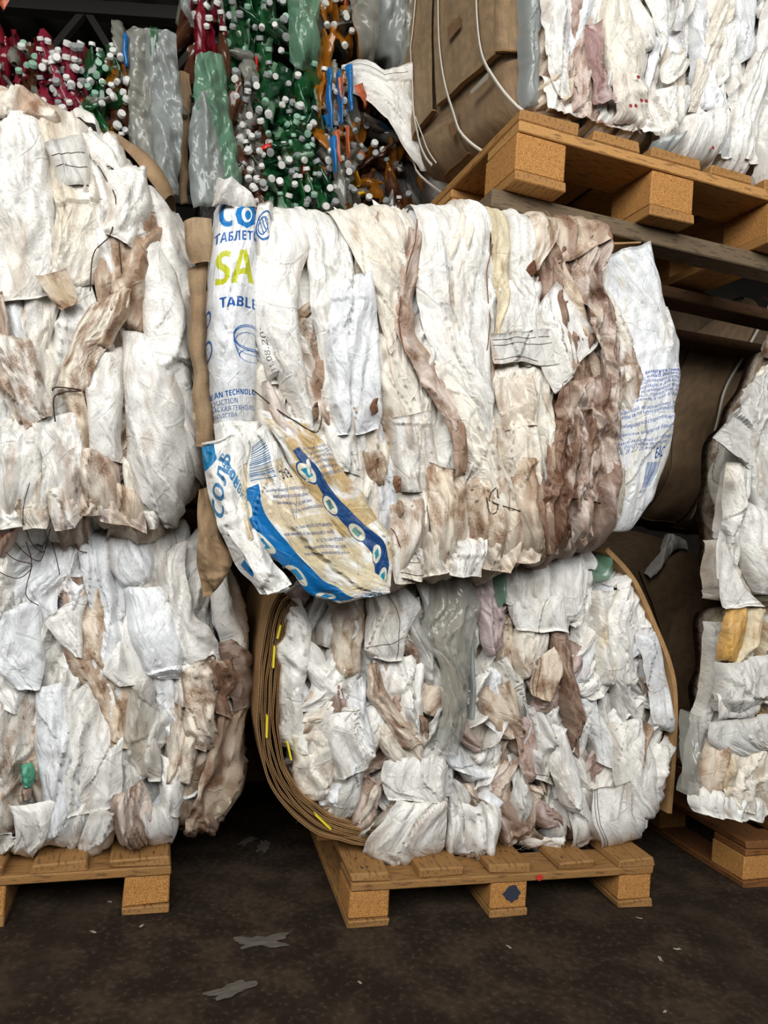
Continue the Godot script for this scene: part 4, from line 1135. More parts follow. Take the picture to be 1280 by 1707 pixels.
# ---------------------------------------------------------------- the stack at the left edge
func left_upper():
	var f := F_left.translated_local(Vector3(0, 0, 0.05))
	var t := thing("bale", "rounded bale of cream sacks with brown rust stains, atop the left stack", "bale", f.translated_local(Vector3(-0.45, 1.0, 0)))
	var b := new_bale(t, f, [-260, 150, -100, 130, 20, 148, 120, 182, 200, 240, 262, 320, 300, 430, 324, 580, 334, 700, 322, 790, 275, 845, 250, 880, 120, 884, -60, 888, -260, 890], 0.16, 0.85)
	core(b, "packed_sacks", HUE.T, M.sack)
	fill(b, {"stain": 0.32, "plain": "WWWCWB", "dirty": "CTCKW", "wmin": 0.07, "wmax": 0.15, "lmin": 0.25, "lmax": 0.6, "zone": func(q): return 0.75 if q.y < 0.98 else 0.3})
	S(b, [-40, 160, -30, 280, -20, 400, -10, 520], [70, 175, 90, 290, 100, 400, 90, 500], "W", 0.035, {"s": 0.15, "p": 0.003, "pl": 0.08, "w": 0.8, "b": 0.03})
	S(b, [60, 175, 85, 290, 95, 400, 80, 490], [150, 200, 165, 300, 175, 400, 165, 480], "C", 0.040, {"s": 0.25, "p": 0.003, "pl": 0.06, "w": 0.9})
	S(b, [0, 165, -10, 190, -20, 230], [90, 200, 110, 230, 50, 225], "C", 0.055, {"s": 0.5, "w": 1.2, "sc": Color(0.36, 0.2, 0.12)})
	S(b, [115, 175, 120, 200, 130, 215], [160, 185, 162, 205, 158, 235], "W", 0.05, {"s": 0.05, "w": 1.2, "p": 0.0})
	var h1 := S(b, [85, 265, 95, 295, 105, 330], [140, 250, 150, 290, 150, 320], "G", 0.058, {"s": 0.15, "w": 0.6, "p": 0.0, "lift": [0.008, 0, 0.006, 0]})
	seam(h1, 0.05, 0.3, 0.95, 0.3); seam(h1, 0.05, 0.55, 0.95, 0.55)
	S(b, [135, 240, 165, 300, 195, 370, 215, 430], [165, 235, 200, 290, 240, 380, 250, 450], "W", 0.05, {"s": 0.2, "w": 1.4, "p": 0.008, "pl": 0.03})
	S(b, [170, 300, 180, 350, 170, 400], [235, 310, 245, 370, 230, 430], "W", 0.056, {"s": 0.22, "w": 1.4, "p": 0.006})
	S(b, [225, 320, 250, 400, 270, 500, 285, 590], [262, 330, 295, 430, 315, 560, 322, 660], "W", 0.042, {"s": 0.25, "w": 0.9, "p": 0.004, "b": 0.03})
	S(b, [215, 410, 225, 500, 240, 600, 260, 700], [260, 400, 280, 500, 300, 600, 315, 700], "W", 0.046, {"s": 0.15, "w": 0.8, "b": 0.03})
	S(b, [66, 476, 90, 510, 108, 533], [115, 458, 128, 490, 138, 515], "T", 0.060, {"s": 0.45, "sc": Color(0.33, 0.22, 0.09), "w": 0.5, "p": 0.0, "lift": [0.01, 0.006, 0.006, 0.01]}, "brown_tag").node.set_meta("label", "stiff brown tag with dark streaks")
	var rib := S(b, [158, 515, 130, 570, 104, 630, 100, 665], [222, 480, 208, 545, 175, 600, 150, 660], "C", 0.062, {"s": 0.35, "p": 0.014, "pl": 0.018, "w": 0.7, "sh": 0.0, "e": 0.9, "lift": [0.004, 0.012, -0.01, -0.01]}, "folded_hem")
	rib.node.set_meta("label", "pleated hem, brown along its edge")
	S(b, [205, 495, 190, 550, 165, 590], [222, 490, 212, 545, 188, 595], "K", 0.072, {"s": 0.5, "w": 1.4, "p": 0.004, "pl": 0.015})
	S(b, [155, 600, 150, 680, 152, 760], [205, 580, 208, 680, 205, 775], "W", 0.058, {"s": 0.06, "w": 0.6, "p": 0.0, "b": 0.03})
	S(b, [205, 560, 208, 660, 212, 760, 225, 840], [268, 570, 300, 680, 310, 770, 280, 840], "W", 0.050, {"s": 0.12, "w": 0.9, "p": 0.002, "b": 0.04})
	S(b, [260, 620, 285, 690, 300, 760], [318, 640, 330, 710, 328, 790], "W", 0.052, {"s": 0.2, "w": 0.9, "b": 0.02})
	S(b, [296, 660, 300, 690, 310, 720], [330, 655, 332, 690, 328, 725], "Y", 0.06, {"s": 0.4, "p": 0.008, "pl": 0.02, "w": 1.4})
	S(b, [-20, 500, -10, 580, 10, 660, 30, 720], [15, 500, 35, 590, 60, 650, 80, 700], "C", 0.045, {"s": 0.6, "p": 0.014, "pl": 0.016, "w": 1.5, "sc": Color(0.22, 0.12, 0.07)})
	S(b, [0, 570, 20, 640, 50, 720], [55, 570, 80, 640, 95, 700], "W", 0.05, {"s": 0.5, "p": 0.014, "pl": 0.018, "w": 1.3})
	S(b, [100, 660, 120, 700, 140, 760], [150, 655, 152, 700, 160, 765], "C", 0.052, {"s": 0.45, "p": 0.004})
	S(b, [5, 700, 0, 760, -5, 860], [85, 690, 80, 760, 70, 860], "W", 0.045, {"s": 0.2, "w": 0.8})
	S(b, [70, 700, 75, 780, 80, 870], [150, 690, 155, 780, 150, 870], "W", 0.048, {"s": 0.3, "w": 1.3, "p": 0.006})
	S(b, [135, 750, 140, 810, 150, 850], [195, 760, 200, 820, 190, 855], "C", 0.06, {"s": 0.5, "w": 1.2, "sc": Color(0.27, 0.15, 0.09)})
	S(b, [100, 800, 95, 840, 95, 880], [150, 800, 150, 840, 140, 880], "K", 0.062, {"s": 0.5, "w": 1.4})
	S(b, [185, 790, 180, 840, 170, 872], [255, 830, 262, 860, 250, 886], "T", 0.055, {"s": 0.35, "w": 1.2})
	S(b, [-20, 865, -40, 890, -50, 910], [40, 850, 30, 870, 0, 900], "T", 0.07, {"s": 0.5, "p": 0.01, "pl": 0.012, "w": 0.8, "sc": Color(0.3, 0.1, 0.05)})
	var e := new_bale(t, f, [-1400, -900, 1700, -900, 1700, 1900, -1400, 1900], 0.05, 0.5); e.lumps = 0.006
	var rag := {"s": 0.34, "w": 1.5, "p": 0.008, "pl": 0.025, "e": 0.7, "b": 0.012, "lift": [0.004, 0.006, -0.03, 0.006], "sc": Color(0.27, 0.16, 0.09)}
	S(e, [-40, 770, -40, 830, -30, 888], [30, 770, 34, 830, 40, 880], "W", 0.02, rag)
	S(e, [25, 790, 30, 840, 40, 886], [90, 780, 92, 835, 84, 880], "C", 0.026, rag)
	S(e, [82, 815, 88, 850, 98, 884], [140, 800, 146, 840, 132, 882], "W", 0.03, rag)
	S(e, [128, 790, 134, 830, 140, 862], [190, 790, 192, 830, 180, 858], "T", 0.034, rag)
	S(e, [172, 800, 166, 840, 170, 868], [222, 830, 240, 860, 246, 888], "K", 0.026, rag)
	S(e, [205, 760, 214, 820, 232, 858], [276, 790, 274, 830, 262, 850], "C", 0.018, rag)
	S(e, [232, 850, 236, 866, 248, 884], [266, 840, 268, 856, 262, 880], "W", 0.02, {"s": 0.2, "w": 1.4, "p": 0.006})
	thread(b, [165, 300, 190, 340, 195, 370, 185, 410, 160, 440, 155, 500], 0.07, 0.0016)
	thread(b, [175, 300, 205, 330, 200, 400, 205, 470], 0.07, 0.0016)
	thread(b, [95, 660, 102, 655, 140, 660, 100, 668, 100, 710], 0.08, 0.002)
	thread(b, [60, 800, 50, 840, 70, 880, 90, 850], 0.07, 0.0012)
	# cardboard folded over the shoulder of the bale
	var cb := {"s": 0.1, "p": 0.0, "w": 0.4, "b": 0.03, "e": 0.25, "lift": [-0.02, -0.03, 0.0, 0.0]}
	S(b, [158, 182, 166, 215, 215, 275, 256, 348], [176, 176, 208, 215, 250, 265, 282, 328], "P", 0.075, cb, "cardboard_fold", M.card_sheet).node.set_meta("label", "brown cardboard folded over the top corner of the bale")
	S(b, [258, 345, 278, 400, 300, 470, 320, 560], [285, 335, 312, 380, 322, 470, 334, 600], "Q", 0.02, cb, "cardboard_sheet", M.card_sheet)
	S(b, [268, 340, 285, 355, 300, 370], [285, 333, 300, 345, 312, 365], "W", 0.06, {"s": 0.0, "p": 0.008, "pl": 0.015, "w": 1.2})

func left_lower():
	var f := F_left.translated_local(Vector3(0, 0, -0.06))
	var t := thing("bale", "bale of bluish white sacks with brown folds at one corner, lowest in the left stack", "bale", f.translated_local(Vector3(-0.45, 0.153, 0)))
	var b := new_bale(t, f, [-260, 870, -60, 865, 120, 872, 260, 872, 330, 905, 370, 990, 386, 1080, 384, 1200, 370, 1290, 332, 1372, 280, 1390, 180, 1405, 100, 1412, -60, 1420, -260, 1425], 0.13, 0.85)
	core(b, "packed_sacks", HUE.G, M.sack, 0.018)
	fill(b, {"stain": 0.12, "plain": "WBBWG", "dirty": "TCGK", "wmin": 0.05, "wmax": 0.11, "lmin": 0.18, "lmax": 0.45, "zone": func(q): return 1.0 if q.x > -0.16 else 0.15, "sc": Color(0.30, 0.18, 0.11)})
	S(b, [-20, 1010, -15, 1080, 0, 1110, 30, 1140], [70, 1000, 75, 1060, 80, 1110, 72, 1140], "B", 0.04, {"s": 0.0, "e": 0.1, "w": 0.9, "p": 0.0, "b": 0.02})
	S(b, [80, 1030, 100, 1060, 130, 1085], [150, 980, 140, 1040, 142, 1090], "W", 0.05, {"s": 0.03, "e": 0.1, "w": 0.8, "p": 0.0, "lift": [0.012, 0, 0.004, 0.01]})
	S(b, [130, 890, 140, 960, 155, 1060, 150, 1180], [200, 885, 195, 960, 205, 1060, 215, 1180], "B", 0.04, {"s": 0.02, "e": 0.15, "w": 0.9, "p": 0.003, "pl": 0.06})
	S(b, [160, 905, 180, 940, 205, 975], [250, 890, 255, 930, 250, 970], "B", 0.05, {"s": 0.02, "w": 0.6, "e": 0.1, "p": 0.0, "b": 0.02})
	S(b, [205, 975, 215, 1050, 240, 1110, 262, 1130], [275, 975, 300, 1030, 308, 1080, 300, 1125], "B", 0.048, {"s": 0.0, "e": 0.1, "w": 0.6, "p": 0.0, "b": 0.03})
	S(b, [170, 1100, 168, 1120, 190, 1135], [205, 1060, 215, 1100, 232, 1135], "W", 0.055, {"s": 0.02, "w": 0.8, "p": 0.0})
	S(b, [60, 1140, 62, 1230, 70, 1330, 60, 1400], [120, 1130, 130, 1230, 125, 1330, 120, 1400], "B", 0.04, {"s": 0.0, "e": 0.1, "w": 1.0, "p": 0.004})
	S(b, [105, 1150, 110, 1250, 100, 1350], [180, 1120, 205, 1220, 200, 1330], "W", 0.045, {"s": 0.02, "e": 0.1, "w": 1.0, "p": 0.004, "pl": 0.05})
	S(b, [150, 1340, 135, 1380, 132, 1408], [195, 1330, 192, 1370, 180, 1410], "W", 0.055, {"s": 0.03, "w": 1.3, "p": 0.004})
	S(b, [20, 1330, 40, 1370, 30, 1400, 48, 1428], [95, 1320, 85, 1370, 70, 1400, 56, 1430], "W", 0.055, {"s": 0.0, "w": 1.2, "e": 0.1, "p": 0.0})
	S(b, [212, 1130, 205, 1200, 225, 1290], [260, 1115, 262, 1200, 270, 1280], "G", 0.038, {"s": 0.3, "w": 1.3, "sc": Color(0.3, 0.26, 0.2)})
	S(b, [228, 1220, 230, 1260, 245, 1295], [262, 1215, 268, 1260, 265, 1290], "G", 0.05, {"s": 0.4, "w": 0.8, "sc": Color(0.28, 0.27, 0.25)})
	S(b, [262, 930, 270, 1000, 290, 1070, 310, 1110], [300, 925, 310, 1000, 340, 1060, 350, 1100], "W", 0.045, {"s": 0.3, "w": 1.4, "p": 0.006})
	S(b, [340, 950, 345, 1020, 358, 1090, 365, 1160], [385, 985, 398, 1040, 404, 1110, 404, 1180], "W", 0.045, {"s": 0.05, "w": 0.7, "b": 0.02})
	var br := {"s": 0.55, "p": 0.020, "pl": 0.018, "w": 1.9, "sc": Color(0.20, 0.11, 0.06), "e": 0.8}
	S(b, [300, 1100, 300, 1160, 310, 1230], [345, 1090, 345, 1160, 350, 1240], "C", 0.045, br)
	S(b, [330, 1100, 335, 1140, 340, 1180], [362, 1100, 360, 1150, 360, 1190], "R", 0.05, br)
	S(b, [350, 1075, 362, 1130, 370, 1190], [385, 1070, 400, 1130, 398, 1190], "K", 0.052, br)
	S(b, [280, 1160, 275, 1230, 265, 1300], [330, 1170, 325, 1240, 320, 1290], "C", 0.048, br)
	S(b, [345, 1180, 330, 1260, 300, 1340, 295, 1390], [395, 1180, 385, 1270, 360, 1340, 322, 1395], "T", 0.055, br)
	S(b, [318, 1330, 325, 1360, 322, 1390], [352, 1330, 350, 1360, 338, 1390], "R", 0.062, br)
	S(b, [192, 1310, 185, 1340, 195, 1385], [240, 1290, 250, 1330, 235, 1375], "K", 0.055, br)
	S(b, [225, 1335, 228, 1370, 225, 1395], [285, 1320, 290, 1360, 280, 1385], "W", 0.052, {"s": 0.1, "w": 0.7, "p": 0.0})
	S(b, [260, 1250, 265, 1300, 262, 1340], [305, 1260, 310, 1300, 300, 1345], "W", 0.045, {"s": 0.2, "w": 1.0})
	S(b, [40, 1268, 42, 1285, 45, 1300], [58, 1262, 62, 1285, 60, 1300], "N", 0.055, {"s": 0.0, "e": 0.0, "w": 1.4}, "green_scrap")
	S(b, [42, 1302, 42, 1310, 44, 1318], [56, 1302, 57, 1310, 56, 1318], "R", 0.055, {"s": 0.2, "e": 0.0, "w": 0.6}, "brown_scrap")
	for q in [[0, 900, 30, 930, 60, 940, 40, 960, 10, 950, 0, 930], [40, 890, 60, 930, 50, 985, 70, 1005], [85, 890, 100, 930, 105, 955], [20, 895, 50, 925, 75, 935, 90, 910], [120, 890, 135, 925, 150, 930]]:
		thread(b, q, 0.065, 0.0013)
	for x in [0.0, 1.0]:
		S(b, [385 + x * 8, 950, 388 + x * 8, 985, 392 + x * 8, 1010], [402 + x * 9, 945, 406 + x * 9, 985, 404 + x * 9, 1005], "R", 0.0 - 0.01 * x, {"s": 0.2, "w": 0.3, "p": 0.0}, "cardboard_flap", M.card_sheet)

# ---------------------------------------------------------------- the bale on the high pallet
func top_right():
	var f := F_top.translated_local(Vector3(0.02, 0, -0.06))
	var t := thing("bale", "tall bale of clean white sacks wrapped in strapped brown cardboard on the high pallet", "bale", f.translated_local(Vector3(0.5, 0.21, -0.2)))
	var b := new_bale(t, f, [898, -260, 1100, -290, 1560, -250, 1580, 100, 1560, 340, 1400, 325, 1250, 282, 1130, 252, 1010, 220, 945, 200, 902, 186, 896, 0], 0.06, 1.0)
	core(b, "packed_sacks", HUE.G, M.sack, 0.02)
	fill(b, {"stain": 0.12, "plain": "WWWB", "dirty": "TKC", "wmin": 0.035, "wmax": 0.09, "lmin": 0.25, "lmax": 0.6, "lean": 0.06, "most": 120, "sc": Color(0.30, 0.17, 0.14)})
	var e := new_bale(t, f, [400, -900, 2400, -900, 2400, 1200, 400, 1200], 0.05, 0.5); e.lumps = 0.006
	S(e, [868, -40, 868, 40, 870, 110, 874, 180], [898, -40, 897, 40, 898, 110, 902, 178], "W", 0.0, {"s": 0.0, "p": 0.006, "pl": 0.03, "w": 0.8, "b": 0.02}, "plastic_film", M.film_grey)
	S(e, [896, -40, 896, 40, 900, 120, 915, 175], [935, -40, 935, 40, 938, 120, 945, 180], "W", 0.03, {"s": 0.1, "p": 0.010, "pl": 0.018, "w": 1.6})
	S(b, [945, -40, 940, 60, 935, 130, 940, 195], [985, -40, 975, 50, 972, 120, 985, 200], "K", 0.026, {"s": 0.35, "p": 0.014, "pl": 0.02, "w": 1.4, "sc": Color(0.3, 0.14, 0.12)})
	S(b, [960, 60, 965, 120, 975, 190], [978, 60, 985, 130, 1010, 190], "V", 0.04, {"s": 0.5, "p": 0.010, "pl": 0.016, "w": 1.5, "sc": Color(0.22, 0.09, 0.09)})
	S(b, [990, -30, 984, 40, 985, 100, 1000, 160], [1030, -30, 1045, 40, 1068, 100, 1060, 150], "C", 0.045, {"s": 0.08, "w": 0.6, "p": 0.0, "b": 0.03})
	S(b, [1005, -30, 1020, 20, 1045, 70, 1060, 100], [1025, -40, 1045, 10, 1072, 60, 1076, 95], "W", 0.055, {"s": 0.0, "w": 0.5, "p": 0.0, "b": 0.02})
	S(b, [1050, -40, 1062, 20, 1080, 70, 1090, 110], [1090, -40, 1095, 10, 1100, 60, 1096, 110], "W", 0.04, {"s": 0.0, "w": 0.7, "p": 0.006})
	var dk := S(b, [1092, -10, 1100, 30, 1098, 70], [1125, -20, 1140, 22, 1110, 72], "G", 0.055, {"s": 0.0, "w": 0.4, "p": 0.0, "b": 0.0, "lift": [0, 0.01, 0.01, 0.01]})
	S(b, [1095, 80, 1095, 130, 1110, 200], [1130, 70, 1130, 120, 1138, 180], "T", 0.03, {"s": 0.25, "w": 1.0, "sc": Color(0.3, 0.14, 0.12)})
	S(b, [1098, 105, 1082, 130, 1085, 155], [1132, 118, 1118, 140, 1098, 158], "W", 0.055, {"s": 0.05, "w": 0.5, "p": 0.0, "lift": [0.01, 0.012, 0.006, 0.01]})
	S(b, [1078, 155, 1080, 190, 1085, 225], [1138, 152, 1136, 185, 1120, 222], "W", 0.05, {"s": 0.05, "w": 0.9, "p": 0.0, "b": 0.02})
	var dots := S(b, [1000, 130, 1002, 160, 1010, 210], [1072, 150, 1070, 190, 1075, 222], "C", 0.052, {"s": 0.1, "w": 1.0, "p": 0.0, "sc": Color(0.4, 0.2, 0.2)})
	S(b, [1120, 210, 1112, 235, 1115, 256], [1190, 195, 1196, 230, 1180, 258], "W", 0.055, {"s": 0.03, "w": 0.9, "p": 0.0, "b": 0.03})
	S(b, [1195, -30, 1165, 60, 1140, 150, 1130, 200], [1215, -30, 1190, 60, 1165, 150, 1150, 200], "C", 0.04, {"s": 0.1, "p": 0.010, "pl": 0.015, "w": 0.8, "sh": 0.0})
	S(b, [1180, 60, 1180, 110, 1178, 160], [1212, 40, 1205, 100, 1196, 150], "W", 0.04, {"s": 0.0, "w": 0.8})
	S(b, [1200, -20, 1200, 50, 1215, 120], [1245, -20, 1240, 60, 1235, 110], "B", 0.046, {"s": 0.0, "w": 0.7, "p": 0.0, "b": 0.02})
	S(b, [1270, -20, 1240, 80, 1210, 180, 1195, 270], [1310, -20, 1280, 80, 1250, 190, 1235, 280], "W", 0.045, {"s": 0.0, "p": 0.010, "pl": 0.02, "w": 0.8, "sh": 0.0})
	S(b, [1250, 190, 1240, 230, 1245, 280], [1300, 190, 1300, 240, 1300, 298], "W", 0.055, {"s": 0.0, "p": 0.010, "pl": 0.02, "w": 1.6})
	for k in 8:      # ragged ends where the sacks meet the pallet
		var x := 902.0 + k * 52.0
		var y := 186.0 + (x - 875.0) * 0.262
		var hi := rng.randf_range(40, 80)
		S(e, [x - 8, y - hi, x - 4, y - hi * 0.5, x + rng.randf_range(-6, 4), y - 2], [x + 48, y - hi + rng.randf_range(-10, 14), x + 54, y - hi * 0.4, x + rng.randf_range(40, 58), y + 12], ["W", "K", "C", "W", "W", "B", "W", "W"][k], rng.randf_range(0.012, 0.03), {"s": [0.1, 0.5, 0.15, 0.1, 0.05, 0.0, 0.0, 0.0][k], "w": 1.4, "p": 0.006, "b": 0.01, "sc": Color(0.3, 0.15, 0.12), "lift": [0.004, 0.004, -0.03, 0.006]})
	for q in [[1034, 154], [1040, 191], [1050, 190], [1020, 202], [1029, 201], [1066, 248], [1111, 246], [1165, 246]]:
		var s: Vector2 = px(b, q)[0]
		part("red_dot", blot(0.006, 0.006, int(q[0])), M.dot, b.root, Transform3D(b.xf.basis, b.xf * (b.at(s, 0.072) + Vector3(0, 0, 0.01))))
	# a scrap of blue film on the pallet
	S(b, [1088, 232, 1090, 236, 1092, 240], [1126, 233, 1124, 238, 1120, 242], "B", 0.085, {"s": 0.0, "w": 0.8, "p": 0.0}, "film_scrap", M.film_grey)
	# the cardboard end of the bale: its left side
	var fs := Transform3D(Basis(f.basis.z, Vector3.UP, -f.basis.x), f.origin + f.basis.x * 0.0)
	var c := new_bale(t, fs, [700, -200, 676, 30, 664, 120, 662, 190, 672, 250, 690, 300, 730, 300, 790, 262, 864, 200, 868, 100, 868, -200], 0.16, 0.12)
	c.lumps = 0.005
	core(c, "packed_cardboard", Color(0.30, 0.20, 0.115), M.card_sheet, 0.0)
	var cs := {"s": 0.0, "e": 0.0, "p": 0.0, "w": 0.06, "b": 0.006, "laps": 0.0, "step": 0.012, "wig": 0.001, "lift": [0, 0, 0, 0]}
	var cols := [Color(0.36, 0.25, 0.145), Color(0.33, 0.225, 0.13), Color(0.30, 0.20, 0.115)]
	HUE_card = cols
	card(c, [686, 250, 690, 290, 696, 330], [868, 80, 868, 160, 868, 240], 2, 0.005, cs)
	card(c, [684, -100, 672, 40, 662, 150, 666, 266], [732, -100, 732, 20, 732, 100, 734, 186], 0, 0.030, cs)
	card(c, [735, -100, 735, 20, 735, 100, 740, 178], [836, -100, 836, -40, 836, 20, 838, 92], 0, 0.028, cs)
	for k in 3:
		card(c, [836 + k * 10, -100, 836 + k * 10, -20, 836 + k * 10, 40, 838 + k * 10, 90 - k * 3], [848 + k * 10, -100, 848 + k * 10, -20, 848 + k * 10, 40, 849 + k * 10, 86 - k * 4], (k + 1) % 2, 0.034 - k * 0.004, cs)
	card(c, [705, 232, 712, 262, 716, 290], [770, 190, 772, 216, 774, 250], 1, 0.016, cs)
	# a paper label and faint print on the cardboard
	card_label(c, [803, 158, 838, 120, 834, 138, 806, 163], M.scrap_pale)
	card_label(c, [764, 52, 786, 30, 788, 50, 766, 74], M.card_dark)
	card_label(c, [766, 214, 778, 206, 780, 226, 768, 234], M.card_dark)
	for a in [[700, -40, 686, 50, 673, 110, 671, 150, 676, 200, 686, 250, 706, 295], [714, -40, 704, 60, 701, 90, 704, 150, 710, 210, 722, 255, 728, 268], [748, -40, 748, 50, 752, 100, 760, 150, 776, 195, 792, 240, 800, 250], [813, -40, 816, 50, 822, 95, 838, 130, 850, 165, 858, 192]]:
		strap(c, a, 0.046)
	strap(c, [712, 200, 716, 212, 728, 240, 736, 265], 0.05, 0.006)
	thread(c, [858, 195, 850, 240, 835, 280, 800, 300, 775, 330], 0.06, 0.0012, M.thread_pale, "loose_string")
	# a grey plank that carries the high pallet, and a second pallet's shaded timbers under it
	var q := F_top.translated_local(Vector3(-0.10, -0.056, -0.12))
	var pk := thing("plank", "long grey weathered plank lying under the high pallet's bottom boards", "plank", q.translated_local(Vector3(1.16, 0, 0)))
	part("board", board(Vector3(2.2, 0.052, 0.10), 0.004, 91, 0.004), M.wood_grey, pk, Transform3D(Basis(), Vector3(0, 0.026, 0)))
	for k in 2:
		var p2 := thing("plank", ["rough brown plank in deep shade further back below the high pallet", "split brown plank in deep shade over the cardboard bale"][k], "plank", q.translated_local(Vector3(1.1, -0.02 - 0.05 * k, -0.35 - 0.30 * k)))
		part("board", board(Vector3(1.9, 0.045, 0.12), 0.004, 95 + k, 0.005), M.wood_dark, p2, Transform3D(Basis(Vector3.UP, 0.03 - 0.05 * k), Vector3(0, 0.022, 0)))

var HUE_card := []
func card(b: Bale, l: Array, r: Array, hue: int, h: float, o: Dictionary, called := "cardboard_sheet") -> Sheet:
	# a flat of corrugated board, with its cut lower edge turned in so that it shows its thickness
	var d := o.duplicate(); d.h = h
	var s := sheet(b, px(b, l), px(b, r), HUE_card[hue], d, called, M.card_sheet)
	var P := PackedVector3Array(); var n := 24
	for k in n:
		P.append(s.pos(k / float(n - 1), 1.0) )
	var into := -b.xf.basis.z * 0.02
	part("cut_edge", slab(P, into, 0.005), M.card_edge, s.node)
	return s

func card_label(b: Bale, a: Array, m: Material):
	var st := SurfaceTool.new(); st.begin(Mesh.PRIMITIVE_TRIANGLES)
	var p := []
	for v in px(b, a): p.append(b.xf * b.at(v, 0.045))
	quad(st, p[0], p[1], p[2], p[3])
	part("paper_label", solid(st), m, b.root)

func strap(b: Bale, a: Array, h: float, wide := 0.011):
	var q := px(b, a)
	var n := q.size() * 6
	var sp := spline(q, n)
	var P := PackedVector3Array()
	for k in n: P.append(b.xf * b.at(sp[k], h))
	var st := SurfaceTool.new(); st.begin(Mesh.PRIMITIVE_TRIANGLES)
	for k in n - 1:
		var nn := b.xf.basis.z
		var s0 := (P[k + 1] - P[maxi(k - 1, 0)]).cross(nn).normalized() * wide * 0.5
		var s1 := (P[mini(k + 2, n - 1)] - P[k]).cross(nn).normalized() * wide * 0.5
		quad(st, P[k] - s0, P[k + 1] - s1, P[k + 1] + s1, P[k] + s0)
		quad(st, P[k] + s0, P[k + 1] + s1, P[k + 1] + s1 - nn * 0.0015, P[k] + s0 - nn * 0.0015)
		quad(st, P[k] - s0 - nn * 0.0015, P[k + 1] - s1 - nn * 0.0015, P[k + 1] - s1, P[k] - s0)
	part("strap", solid(st), M.strap, b.root)

